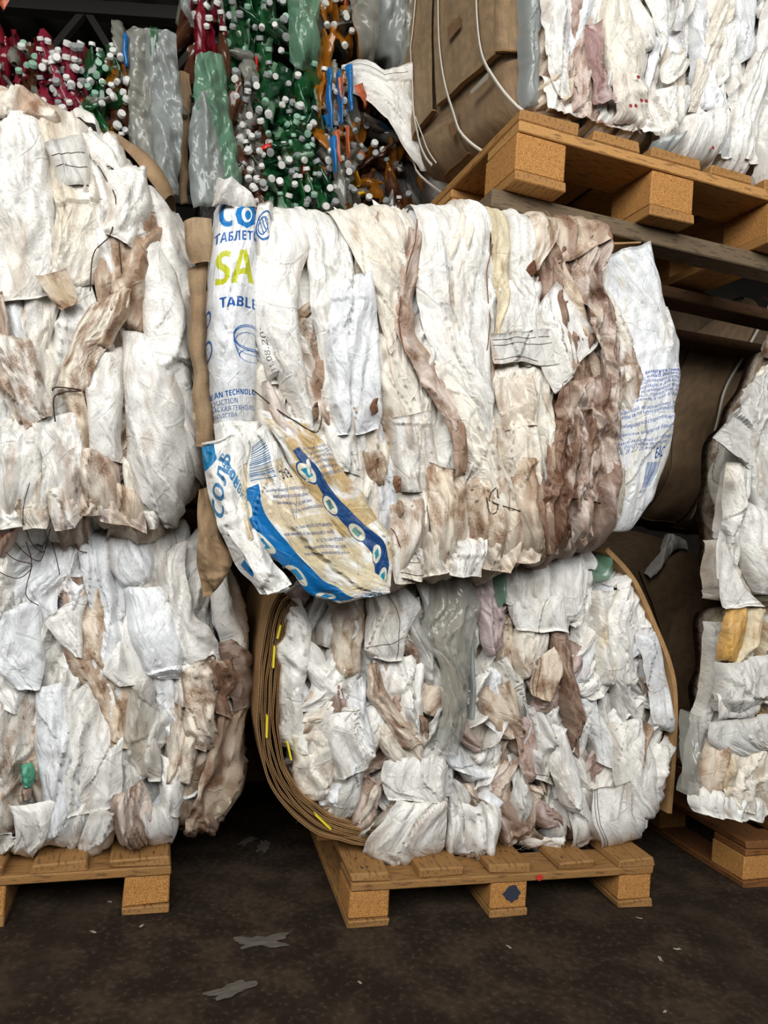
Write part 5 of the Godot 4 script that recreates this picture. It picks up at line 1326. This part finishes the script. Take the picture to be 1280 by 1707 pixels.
# ---------------------------------------------------------------- the stack at the right edge
func right_stack():
	var f := F_right.translated_local(Vector3(0, 0, 0.02))
	var t := thing("bale", "bale of white and cloudy grey sacks with a pointed loose flap, atop the right stack", "bale", f.translated_local(Vector3(0.5, 1.0, 0)))
	var b := new_bale(t, f, [1296, 775, 1310, 720, 1345, 660, 1400, 540, 1620, 540, 1640, 760, 1620, 1010, 1400, 1010, 1310, 985, 1300, 975, 1294, 900], 0.10, 0.4)
	core(b, "packed_sacks", HUE.T, M.sack_dirty, 0.02)
	var e := new_bale(t, f, [0, -200, 2600, -200, 2600, 1900, 0, 1900], 0.05, 0.5); e.lumps = 0.006
	fill(b, {"stain": 0.2, "plain": "WCGW", "dirty": "TK", "wmin": 0.06, "wmax": 0.12, "lmin": 0.2, "lmax": 0.45, "most": 60})
	S(e, [1160, 738, 1180, 752, 1210, 776], [1232, 655, 1240, 720, 1232, 790], "G", 0.05, {"s": 0.0, "p": 0.0, "w": 0.6, "b": 0.0, "lift": [0.03, 0, 0.01, 0.012]}, "loose_flap").node.set_meta("label", "grey pointed flap of a sack")
	S(e, [1230, 650, 1225, 720, 1230, 800, 1240, 870], [1300, 570, 1290, 680, 1280, 780, 1275, 860], "G", 0.045, {"s": 0.05, "p": 0.008, "pl": 0.03, "w": 1.0})
	S(b, [1262, 690, 1255, 740, 1240, 800, 1244, 850], [1300, 680, 1290, 740, 1265, 800, 1262, 850], "C", 0.06, {"s": 0.1, "w": 0.6, "p": 0.0, "b": 0.02})
	S(e, [1198, 775, 1190, 830, 1186, 880, 1190, 930], [1232, 780, 1225, 840, 1215, 900, 1210, 940], "W", 0.05, {"s": 0.25, "w": 1.0, "sc": Color(0.2, 0.18, 0.16)})
	S(e, [1215, 830, 1208, 890, 1220, 950, 1240, 985], [1262, 850, 1262, 900, 1262, 940, 1248, 985], "W", 0.058, {"s": 0.08, "w": 0.8, "b": 0.03})
	S(e, [1172, 880, 1168, 940, 1172, 985, 1182, 1008], [1182, 890, 1200, 950, 1225, 985, 1245, 1008], "W", 0.062, {"s": 0.12, "p": 0.0, "w": 0.6, "lift": [0.006, 0.006, 0, 0.01]})
	S(b, [1250, 880, 1260, 940, 1270, 1000], [1300, 870, 1300, 940, 1300, 1000], "C", 0.045, {"s": 0.2})
	S(b, [1230, 965, 1228, 985, 1235, 1010], [1262, 958, 1264, 985, 1260, 1012], "Y", 0.056, {"s": 0.5, "sc": Color(0.4, 0.12, 0.05), "w": 1.2})
	S(e, [1225, 690, 1215, 760, 1205, 840, 1200, 900], [1262, 640, 1258, 740, 1250, 830, 1240, 900], "W", -0.02, {"s": 0.15, "p": 0.008, "pl": 0.03, "w": 1.2, "b": 0.03})
	S(e, [1190, 900, 1185, 950, 1190, 1000], [1250, 890, 1252, 950, 1250, 1000], "C", -0.01, {"s": 0.25, "w": 1.2, "b": 0.03})
	S(e, [1245, 780, 1250, 860, 1255, 990], [1300, 780, 1300, 860, 1300, 990], "W", 0.0, {"s": 0.15, "w": 1.2, "p": 0.006})
	t = thing("bale", "bale of cloudy translucent sheeting with ochre stains, lowest in the right stack", "bale", f.translated_local(Vector3(0.5, 0.153, 0)))
	b = new_bale(t, f, [1292, 1045, 1330, 1025, 1620, 1010, 1640, 1180, 1620, 1355, 1400, 1350, 1330, 1335, 1292, 1325, 1280, 1310, 1280, 1220, 1288, 1120], 0.10, 0.4)
	core(b, "packed_sheeting", HUE.T, M.sack_dirty, 0.02)
	e = new_bale(t, f, [0, -200, 2600, -200, 2600, 1900, 0, 1900], 0.05, 0.5); e.lumps = 0.006
	fill(b, {"stain": 0.25, "plain": "GWGC", "dirty": "TY", "wmin": 0.06, "wmax": 0.12, "lmin": 0.10, "lmax": 0.25, "most": 50, "sc": Color(0.42, 0.26, 0.10)})
	S(e, [1186, 1040, 1180, 1130, 1160, 1230, 1150, 1320], [1260, 1030, 1262, 1130, 1262, 1230, 1260, 1335], "G", -0.02, {"s": 0.1, "w": 1.3, "p": 0.008, "b": 0.03})
	S(e, [1195, 1008, 1185, 1050, 1180, 1095], [1222, 1010, 1218, 1050, 1205, 1095], "O", 0.05, {"s": 0.3, "w": 1.0, "p": 0.004})
	S(e, [1225, 1010, 1215, 1060, 1200, 1100], [1262, 1012, 1240, 1060, 1235, 1110], "Y", 0.055, {"s": 0.3, "w": 0.9, "p": 0.006, "sc": Color(0.42, 0.24, 0.08)})
	S(b, [1235, 1015, 1240, 1060, 1250, 1100], [1300, 1010, 1300, 1060, 1300, 1110], "Y", 0.05, {"s": 0.35, "w": 0.8, "sc": Color(0.45, 0.26, 0.08)})
	S(e, [1180, 1100, 1172, 1150, 1175, 1180], [1262, 1080, 1258, 1140, 1250, 1170], "G", 0.055, {"s": 0.05, "p": 0.010, "pl": 0.03, "w": 1.2, "b": 0.03})
	S(e, [1172, 1150, 1170, 1170, 1172, 1190], [1245, 1140, 1250, 1160, 1245, 1180], "W", 0.065, {"s": 0.0, "w": 0.8, "p": 0.006})
	S(e, [1162, 1195, 1164, 1230, 1200, 1255], [1280, 1180, 1282, 1220, 1260, 1240], "G", 0.06, {"s": 0.05, "w": 0.8, "p": 0.0, "b": 0.02})
	S(e, [1165, 1230, 1150, 1290, 1150, 1335], [1210, 1235, 1190, 1290, 1180, 1340], "T", 0.052, {"s": 0.35, "sc": Color(0.42, 0.26, 0.10)})
	S(e, [1135, 1180, 1130, 1250, 1132, 1320], [1158, 1190, 1155, 1250, 1150, 1325], "G", 0.02, {"s": 0.05, "w": 2.0, "p": 0.012, "pl": 0.02, "b": 0.02}, "plastic_film", M.film)
	S(e, [1190, 1240, 1180, 1290, 1190, 1335], [1262, 1235, 1262, 1290, 1258, 1345], "C", 0.058, {"s": 0.3, "w": 1.4, "sc": Color(0.42, 0.28, 0.12)})
	S(b, [1208, 1318, 1206, 1328, 1208, 1340], [1222, 1316, 1224, 1330, 1220, 1342], "N", 0.075, {"s": 0.0, "w": 1.0, "e": 0.0}, "green_scrap")
	S(e, [1140, 1300, 1135, 1325, 1140, 1345], [1262, 1320, 1260, 1345, 1250, 1358], "W", 0.06, {"s": 0.05, "w": 1.2})

# ---------------------------------------------------------------- cardboard bales in the shade behind
func cardboard_behind():
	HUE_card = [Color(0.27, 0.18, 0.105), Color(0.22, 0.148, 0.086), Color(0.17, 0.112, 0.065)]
	var f := F_centre.translated_local(Vector3(0, 0, -0.95))
	var cs := {"s": 0.0, "e": 0.0, "p": 0.0, "w": 0.25, "b": 0.01, "laps": 0.0, "step": 0.012, "wig": 0.002, "lift": [0, 0, 0, 0]}
	var t := thing("bale", "rounded bale of dark brown cardboard with a pale strap, in shade behind the printed sack", "bale", f.translated_local(Vector3(1.3, 1.0, 0)))
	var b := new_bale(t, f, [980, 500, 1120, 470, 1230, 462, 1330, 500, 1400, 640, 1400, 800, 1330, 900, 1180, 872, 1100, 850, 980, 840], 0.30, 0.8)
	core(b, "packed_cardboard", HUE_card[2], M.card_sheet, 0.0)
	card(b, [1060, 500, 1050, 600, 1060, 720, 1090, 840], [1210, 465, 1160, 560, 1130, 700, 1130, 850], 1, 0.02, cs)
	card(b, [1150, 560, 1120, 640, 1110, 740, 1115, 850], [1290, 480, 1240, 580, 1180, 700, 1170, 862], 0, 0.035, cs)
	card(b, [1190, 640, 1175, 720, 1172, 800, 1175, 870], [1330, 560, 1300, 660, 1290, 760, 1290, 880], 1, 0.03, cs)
	strap(b, [1300, 500, 1262, 540, 1215, 610, 1190, 670, 1172, 740, 1168, 800, 1176, 850], 0.06, 0.014)
	t = thing("bale", "dark bale of crushed cardboard with a torn white rim, low behind the middle stack", "bale", f.translated_local(Vector3(1.3, 0.16, 0)))
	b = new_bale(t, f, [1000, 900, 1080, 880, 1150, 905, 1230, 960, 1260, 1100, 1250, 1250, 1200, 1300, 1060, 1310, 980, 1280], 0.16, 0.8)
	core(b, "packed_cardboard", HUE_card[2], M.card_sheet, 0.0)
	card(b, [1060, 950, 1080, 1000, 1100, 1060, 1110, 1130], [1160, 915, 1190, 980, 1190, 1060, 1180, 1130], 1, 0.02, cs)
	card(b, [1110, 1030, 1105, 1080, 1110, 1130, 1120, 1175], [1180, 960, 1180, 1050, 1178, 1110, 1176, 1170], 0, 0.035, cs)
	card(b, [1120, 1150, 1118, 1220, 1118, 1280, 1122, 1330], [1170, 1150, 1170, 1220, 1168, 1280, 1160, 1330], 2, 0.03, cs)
	var o := {"s": 0.1, "w": 2.0, "p": 0.008, "pl": 0.02, "b": 0.004}
	S(b, [1066, 955, 1085, 928, 1112, 908, 1140, 910], [1074, 966, 1096, 942, 1122, 922, 1146, 926], "G", 0.05, o, "torn_paper_rim")
	for k in 3:
		S(b, [1126 + k * 9, 1180, 1124 + k * 9, 1240, 1122 + k * 9, 1300], [1132 + k * 9, 1180, 1131 + k * 9, 1240, 1129 + k * 9, 1300], "T", 0.06, {"s": 0.2, "w": 0.4, "p": 0.0, "laps": 0.0}, "cardboard_edge", M.card_sheet)

# ---------------------------------------------------------------- bales of crushed drink bottles behind the stacks
var bottle_mesh := []
var cap_mesh: ArrayMesh
var label_mesh: ArrayMesh

func lathe(prof: Array, sides: int, squash: float, sd: int, dent: float) -> ArrayMesh:
	var P := PackedVector3Array()
	for j in prof.size():
		for i in sides + 1:
			var a := TAU * i / sides
			var r: float = prof[j][1] * (1.0 + dent * noise.get_noise_3d(cos(a) * 1.3 + sd * 7.0, sin(a) * 1.3, prof[j][0] * 22.0))
			P.append(Vector3(cos(a) * r, sin(a) * r * squash + dent * 0.012 * noise.get_noise_2d(prof[j][0] * 18.0, sd * 5.0), prof[j][0]))
	return grid_mesh(sides + 1, prof.size(), P, PackedColorArray(), PackedVector2Array())

func bottle_parts():
	for k in 6:
		bottle_mesh.append(lathe([[0.0, 0.0105], [-0.012, 0.0115], [-0.014, 0.0145], [-0.018, 0.0125], [-0.035, 0.017], [-0.06, 0.030], [-0.08, 0.034], [-0.105, 0.031], [-0.13, 0.034], [-0.16, 0.029], [-0.19, 0.033], [-0.215, 0.030], [-0.225, 0.012]], 14, [0.45, 0.6, 0.38, 0.8, 0.5, 0.35][k], k, [0.5, 0.35, 0.6, 0.25, 0.45, 0.6][k]))
	cap_mesh = lathe([[0.014, 0.0002], [0.014, 0.0125], [0.0125, 0.0142], [0.0, 0.0150], [-0.002, 0.0150], [-0.002, 0.0]], 18, 1.0, 0, 0.0)
	label_mesh = lathe([[-0.088, 0.0362], [-0.105, 0.0345], [-0.13, 0.0362], [-0.15, 0.0335]], 14, 0.5, 1, 0.4)

func pet(name_: String, c: Color) -> StandardMaterial3D:
	var m := mat(c, 0.14); m.transparency = BaseMaterial3D.TRANSPARENCY_ALPHA
	m.resource_name = name_
	return m

func bottle(t: Node3D, xf: Transform3D, body: Material, cap: Material, lab: Material):
	var k := rng.randi() % 6
	var o := part("bottle", bottle_mesh[k], body, t, xf.scaled_local(Vector3.ONE * rng.randf_range(0.78, 1.08)))
	if cap: part("cap", cap_mesh, cap, o)
	if lab: part("label", label_mesh, lab, o)

# zones: [pixel polygon x0, y0, x1, y1 (top edge), x2 (bottom left), x3 (bottom right), y2], bodies, caps, labels, count
func bottles_in(b: Bale, t: Node3D, x0: float, x1: float, y0: float, y1: float, skew: float, n: int, bodies: Array, caps: Array, labels: Array, cap_share := 0.8, lab_share := 0.12):
	var cols := maxi(1, int(round(sqrt(n * (x1 - x0) / (y1 - y0)))))
	var rows := int(ceil(float(n) / cols))
	for r in rows:
		for c in cols:
			var x := lerpf(x0, x1, (c + rng.randf_range(0.1, 0.9)) / cols) + skew * (r + 0.5) / rows
			var y := lerpf(y0, y1, (r + rng.randf_range(0.0, 1.0)) / rows)
			var q: Vector2 = px(b, [x, y])[0]
			var tilt := rng.randf_range(0.2, 1.3)
			var az := rng.randf_range(0, TAU) if rng.randf() < 0.4 else rng.randf_range(-0.5, 0.5) + (PI * 0.5 if rng.randf() < 0.6 else -PI * 0.5)
			if r < 2: az = PI * 0.5 + rng.randf_range(-0.4, 0.4)      # near the top the necks point up, so that nothing stands out of the bale
			var dir := Vector3(sin(tilt) * cos(az), sin(tilt) * sin(az), cos(tilt))
			var side := dir.cross(Vector3(0.3, 1, 0.2)).normalized().rotated(dir, rng.randf_range(-0.6, 0.6))
			var bs := Basis(side, dir.cross(side), dir)
			var base := b.at(q, rng.randf_range(-0.01, 0.045))
			bottle(t, b.xf * Transform3D(bs, base), bodies[rng.randi() % bodies.size()], caps[rng.randi() % caps.size()] if rng.randf() < cap_share else null, labels[rng.randi() % labels.size()] if labels and rng.randf() < lab_share else null)

func bottle_bales():
	bottle_parts()
	var clear := pet("clear", Color(0.52, 0.52, 0.48, 0.6)); var brown := pet("brown", Color(0.33, 0.20, 0.13, 0.75)); var green := pet("green", Color(0.10, 0.33, 0.17, 0.62)); var deep := pet("deep_green", Color(0.05, 0.22, 0.12, 0.72))
	var lime := pet("lime", Color(0.45, 0.52, 0.10, 0.75)); var pink := pet("crimson", Color(0.54, 0.14, 0.22, 0.7)); var wine := pet("wine", Color(0.42, 0.07, 0.13, 0.85)); var amber := pet("amber", Color(0.62, 0.38, 0.08, 0.66)); var pale := pet("pale_green", Color(0.45, 0.60, 0.48, 0.6))
	var white := mat(Color(0.78, 0.78, 0.76), 0.4); var mint := mat(Color(0.50, 0.64, 0.56), 0.4); var redc := mat(Color(0.75, 0.12, 0.10), 0.4); var greyc := mat(Color(0.52, 0.53, 0.53), 0.4)
	var blue := mat(Color(0.08, 0.38, 0.62), 0.35); var black := mat(Color(0.05, 0.05, 0.06), 0.4); var orange := mat(Color(0.66, 0.32, 0.18), 0.4); var yellow := mat(Color(0.86, 0.68, 0.12), 0.4)
	var f := frame(F_centre.origin, 16.0, -1.0)
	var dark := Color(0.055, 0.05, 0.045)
	var fo := {"s": 0.0, "e": 0.0, "p": 0.016, "pl": 0.045, "w": 2.2, "b": 0.025, "step": 0.008}
	# the middle one
	var t := thing("bale", "bale of crushed green, brown and clear bottles with white caps, behind the middle stack", "bale", f.translated_local(Vector3(-0.2, 1.9, 0)))
	var b := new_bale(t, f, [318, 112, 400, 104, 500, 104, 600, 106, 610, 240, 606, 420, 318, 420, 312, 240], 0.06, 0.7)
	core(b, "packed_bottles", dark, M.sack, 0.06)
	bottles_in(b, t, 388, 432, 106, 350, 8, 52, [clear, clear, brown], [white, white, greyc], [black], 0.7)
	bottles_in(b, t, 408, 438, 150, 350, 8, 14, [brown, clear], [white], [], 0.4)
	bottles_in(b, t, 438, 530, 106, 350, 4, 110, [green, deep, green, pale], [white, mint, greyc, white], [black, black, redc], 0.62, 0.25)
	bottles_in(b, t, 536, 598, 106, 350, 2, 66, [clear, amber, clear], [white, greyc], [blue, blue, orange, yellow, redc], 0.6, 0.55)
	bottles_in(b, t, 360, 388, 106, 340, 16, 16, [green, deep], [mint], [], 0.15)
	var e := new_bale(t, f, [-700, -700, 1700, -700, 1700, 1300, -700, 1300], 0.05, 0.5); e.lumps = 0.008
	S(e, [324, 108, 322, 180, 320, 260, 322, 345], [372, 106, 385, 190, 396, 260, 402, 345], "G", 0.06, fo, "plastic_film", M.film_green)
	S(e, [318, 200, 314, 250, 314, 310, 322, 360], [345, 175, 362, 240, 372, 300, 372, 360], "G", 0.085, fo, "plastic_film", M.film_grey)
	for q in [[538, 130, 552, 230], [556, 136, 566, 220], [570, 125, 582, 200], [545, 240, 556, 300]]:
		S(b, [q[0], q[1], q[0] + 3, (q[1] + q[3]) * 0.5, q[0] + 6, q[3]], [q[0] + 9, q[1] - 3, q[0] + 11, (q[1] + q[3]) * 0.5, q[0] + 10, q[3]], "B", 0.06, {"s": 0.0, "w": 0.8, "b": 0.004}, "torn_label", blue)
	for q in [[556, 150, 566, 185], [552, 232, 562, 285], [568, 225, 576, 275], [583, 165, 592, 195]]:
		S(b, [q[0], q[1], q[0] + 3, (q[1] + q[3]) * 0.5, q[0] + 6, q[3]], [q[0] + 8, q[1] - 3, q[0] + 10, (q[1] + q[3]) * 0.5, q[0] + 10, q[3]], "B", 0.065, {"s": 0.0, "w": 0.8, "b": 0.004}, "torn_label", orange)
	# the one on top of it
	t = thing("bale", "bale of crushed green and brown bottles high up, cut by the photograph's top edge", "bale", f.translated_local(Vector3(-0.2, 2.75, 0)))
	b = new_bale(t, f, [310, -250, 600, -250, 614, -100, 612, 40, 600, 80, 470, 90, 340, 86, 312, 60, 304, -100], 0.07, 0.7)
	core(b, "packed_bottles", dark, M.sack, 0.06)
	e = new_bale(t, f, [-700, -700, 1700, -700, 1700, 1300, -700, 1300], 0.05, 0.5); e.lumps = 0.008
	bottles_in(b, t, 318, 375, -70, 82, 2, 30, [clear, brown, wine], [white], [], 0.75)
	bottles_in(b, t, 372, 475, -70, 84, 4, 62, [green, deep, pale, green], [white, mint, greyc], [redc, lime], 0.75, 0.08)
	bottles_in(b, t, 530, 590, -70, 80, 0, 30, [clear, amber, amber], [white], [orange], 0.6)
	S(b, [478, -90, 474, -20, 478, 40, 482, 84], [530, -90, 528, -20, 528, 40, 524, 86], "G", 0.05, fo, "plastic_film", M.film_green)
	S(b, [575, -90, 578, -10, 580, 40, 584, 88], [612, -90, 612, -10, 610, 40, 602, 84], "G", 0.06, fo, "plastic_film", M.film)
	S(e, [300, -90, 298, -20, 304, 30, 316, 60], [322, -90, 322, -20, 320, 20, 322, 60], "G", 0.05, fo, "plastic_film", M.film_grey)
	# the left one
	var fl := frame(F_centre.origin, 16.0, -1.0)
	t = thing("bale", "bale of crushed crimson, green and clear bottles in grey film, behind the left stack", "bale", fl.translated_local(Vector3(-1.1, 1.6, 0)))
	b = new_bale(t, fl, [-220, 36, -60, 42, 60, 60, 160, 72, 250, 80, 292, 86, 298, 200, 292, 420, -220, 420], 0.06, 0.7)
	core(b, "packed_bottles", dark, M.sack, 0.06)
	bottles_in(b, t, -60, 20, 46, 160, 0, 34, [clear, wine, brown], [white, greyc], [black, orange], 0.6, 0.2)
	bottles_in(b, t, 18, 68, 56, 175, 4, 26, [clear, deep, brown, wine], [white, mint], [black], 0.6, 0.3)
	bottles_in(b, t, 66, 142, 76, 195, 0, 66, [pink, pink, wine], [white, white, greyc], [], 0.75)
	bottles_in(b, t, 142, 182, 72, 190, 0, 24, [green, deep, green], [white, mint], [], 0.6)
	bottles_in(b, t, 180, 216, 78, 230, 2, 24, [amber, clear, brown], [white], [blue, orange, redc], 0.55, 0.3)
	e = new_bale(t, fl, [-700, -700, 1700, -700, 1700, 1300, -700, 1300], 0.05, 0.5); e.lumps = 0.008
	S(e, [212, 64, 214, 130, 216, 220, 225, 330], [250, 60, 256, 140, 262, 230, 268, 330], "G", 0.04, fo, "plastic_film", M.film)
	S(e, [240, 66, 244, 140, 250, 230, 262, 335], [292, 74, 300, 150, 304, 240, 296, 330], "G", 0.06, fo, "plastic_film", M.film_grey)
	S(e, [250, 70, 252, 95, 254, 130], [262, 72, 264, 95, 258, 130], "N", 0.085, {"s": 0.0, "w": 0.8, "b": 0.004, "e": 0.0}, "crushed_bottle", green)
	S(e, [258, 190, 256, 240, 262, 300], [272, 190, 276, 240, 278, 300], "N", 0.03, {"s": 0.0, "w": 0.8, "b": 0.004, "e": 0.0}, "crushed_bottle", pale)
	S(e, [204, 72, 206, 100, 207, 124], [213, 78, 215, 100, 214, 124], "B", 0.07, {"s": 0.0, "w": 0.5, "e": 0.0, "b": 0.004}, "torn_label", blue)
	S(e, [4, 28, 8, 34, 12, 42], [22, 20, 24, 26, 16, 40], "B", 0.08, {"s": 0.0, "w": 0.3, "e": 0.0, "b": 0.004}, "torn_label", orange)
	S(e, [296, 104, 298, 180, 298, 260, 302, 330], [318, 112, 318, 180, 314, 260, 314, 330], "P", -0.05, {"s": 0.2, "w": 0.4, "p": 0.0}, "cardboard_sheet", M.card_sheet)
	# bottles and film right of the middle one, under the strapped cardboard
	t = thing("bale", "bale of amber and clear bottles half hidden behind a hanging white sack", "bale", f.translated_local(Vector3(0.35, 1.9, -0.1)))
	var f2 := frame(F_centre.origin, 16.0, -1.05)
	b = new_bale(t, f2, [612, 118, 700, 112, 760, 130, 760, 420, 612, 420], 0.05, 0.7)
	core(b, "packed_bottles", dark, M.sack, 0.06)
	bottles_in(b, t, 614, 690, 112, 340, 0, 44, [amber, brown, clear, brown], [white, greyc], [black], 0.5, 0.1)
	var w := S(b, [602, 155, 618, 200, 650, 260, 680, 310], [668, 138, 672, 190, 690, 250, 700, 310], "W", 0.14, {"s": 0.1, "w": 0.7, "p": 0.004, "lift": [0.01, 0, 0.004, 0]}, "hanging_sack")
	w.node.set_meta("label", "hanging white sack with a stitched hem")
	seam(w, 0.05, 0.08, 0.9, 0.10)
	t = thing("bale", "bale in crumpled grey film high up beside the strapped cardboard", "bale", f2.translated_local(Vector3(0.35, 2.7, 0)))
	b = new_bale(t, f2, [625, -200, 760, -200, 770, -60, 760, 100, 690, 108, 650, 90, 628, 40, 618, -60], 0.10, 0.7)
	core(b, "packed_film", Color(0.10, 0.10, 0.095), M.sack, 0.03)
	S(b, [620, -120, 622, -20, 630, 50, 655, 100], [672, -120, 675, -20, 676, 50, 680, 112], "G", 0.04, fo, "plastic_film", M.film_grey)
	S(b, [660, -120, 660, -20, 664, 50, 668, 110], [730, -120, 735, -20, 735, 50, 730, 110], "G", 0.03, fo, "plastic_film", M.film)
	S(b, [608, -60, 608, 0, 607, 50, 606, 82], [622, -60, 621, 0, 620, 50, 612, 82], "R", -0.01, {"s": 0.2, "w": 0.4, "p": 0.0}, "cardboard_sheet", M.card_sheet)
	# what carries the bottle bales, hidden behind the stacks in front
	var base_ := [["bale", "shaded bale of flattened cardboard under the bottle bales, behind the middle stack", -0.28, 0.70], ["bale", "shaded bale of flattened cardboard under the crimson bottle bale", -1.25, 1.05]]
	for k in 2:
		var bb := thing("bale", base_[k][1], "bale", f.translated_local(Vector3(base_[k][2], 0, -0.50)))
		for j in 9:
			var hgt := 2.05 / 9.0
			part("cardboard_layer", board(Vector3(base_[k][3] + 0.04 * noise.get_noise_2d(j, k * 9.0), hgt * 0.96, 0.74), 0.02, 300 + j, 0.01), M.card_dark, bb, Transform3D(Basis(), Vector3(0, hgt * (j + 0.5), 0)))

# ---------------------------------------------------------------- scraps on the floor
func scrap_mesh(size: float, sd: int) -> ArrayMesh:
	var n := 11
	var P := PackedVector3Array()
	for j in n:
		for i in n:
			var p := Vector2(i - 5, j - 5) / 5.0
			var k := 1.0 + 0.45 * noise.get_noise_2d(p.angle() * 1.3 + sd * 5.0, sd)
			P.append(Vector3(p.x * size * k, 0.003 + size * 0.05 * (0.6 + noise.get_noise_3d(p.x * 1.6, p.y * 1.6, sd)), p.y * size * 0.45 * k))
	return grid_mesh(n, n, P, PackedColorArray(), PackedVector2Array())

func floor_litter():
	var where := [[438, 1572, 0.055, "torn grey flake of board with a lifted edge, on bare floor before the left pallet"], [385, 1652, 0.05, "long thin pale flake lying nearest the photographer"], [412, 1404, 0.035, "grey curled flake beside the left stack"], [440, 1412, 0.04, "broad flat grey flake by the gap between the stacks"]]
	for k in where.size():
		var p := on_floor(where[k][0], where[k][1])
		var o := thing("debris_flake", where[k][3], "debris", Transform3D(Basis(Vector3.UP, 0.3 + k * 0.4), p), "flakes on the floor")
		part("flake", scrap_mesh(where[k][2], 40 + k), M.scrap, o)
	var bits := [[183, 1505, "pale crumb of paper in the shade under the left pallet"], [236, 1545, "pale crumb of paper just before the left pallet's corner block"], [155, 1555, "faint crumb of paper on bare floor before the left pallet"],
		[495, 1372, "white shred of paper beside the bent cardboard layers"], [848, 1580, "small white shred in front of the pallet's smudged middle block"], [1130, 1584, "lone pale crumb on the floor right of the middle pallet"],
		[1100, 1600, "tiny crumb lying near the lone crumb right of the middle pallet"], [1065, 1532, "dark-edged chip of wood at the middle pallet's far corner"], [1108, 1688, "slanting pale splinter nearest the photographer, bottom right"], [600, 1640, "tiny white fleck on open floor in front of the middle stack"]]
	for k in bits.size():
		var p := on_floor(bits[k][0], bits[k][1])
		var o := thing("paper_crumb", bits[k][2], "litter", Transform3D(Basis(Vector3.UP, k * 1.3), p), "crumbs on the floor")
		part("crumb", scrap_mesh(0.006 + 0.006 * absf(noise.get_noise_1d(k * 3.0)), 60 + k), M.scrap_pale, o)
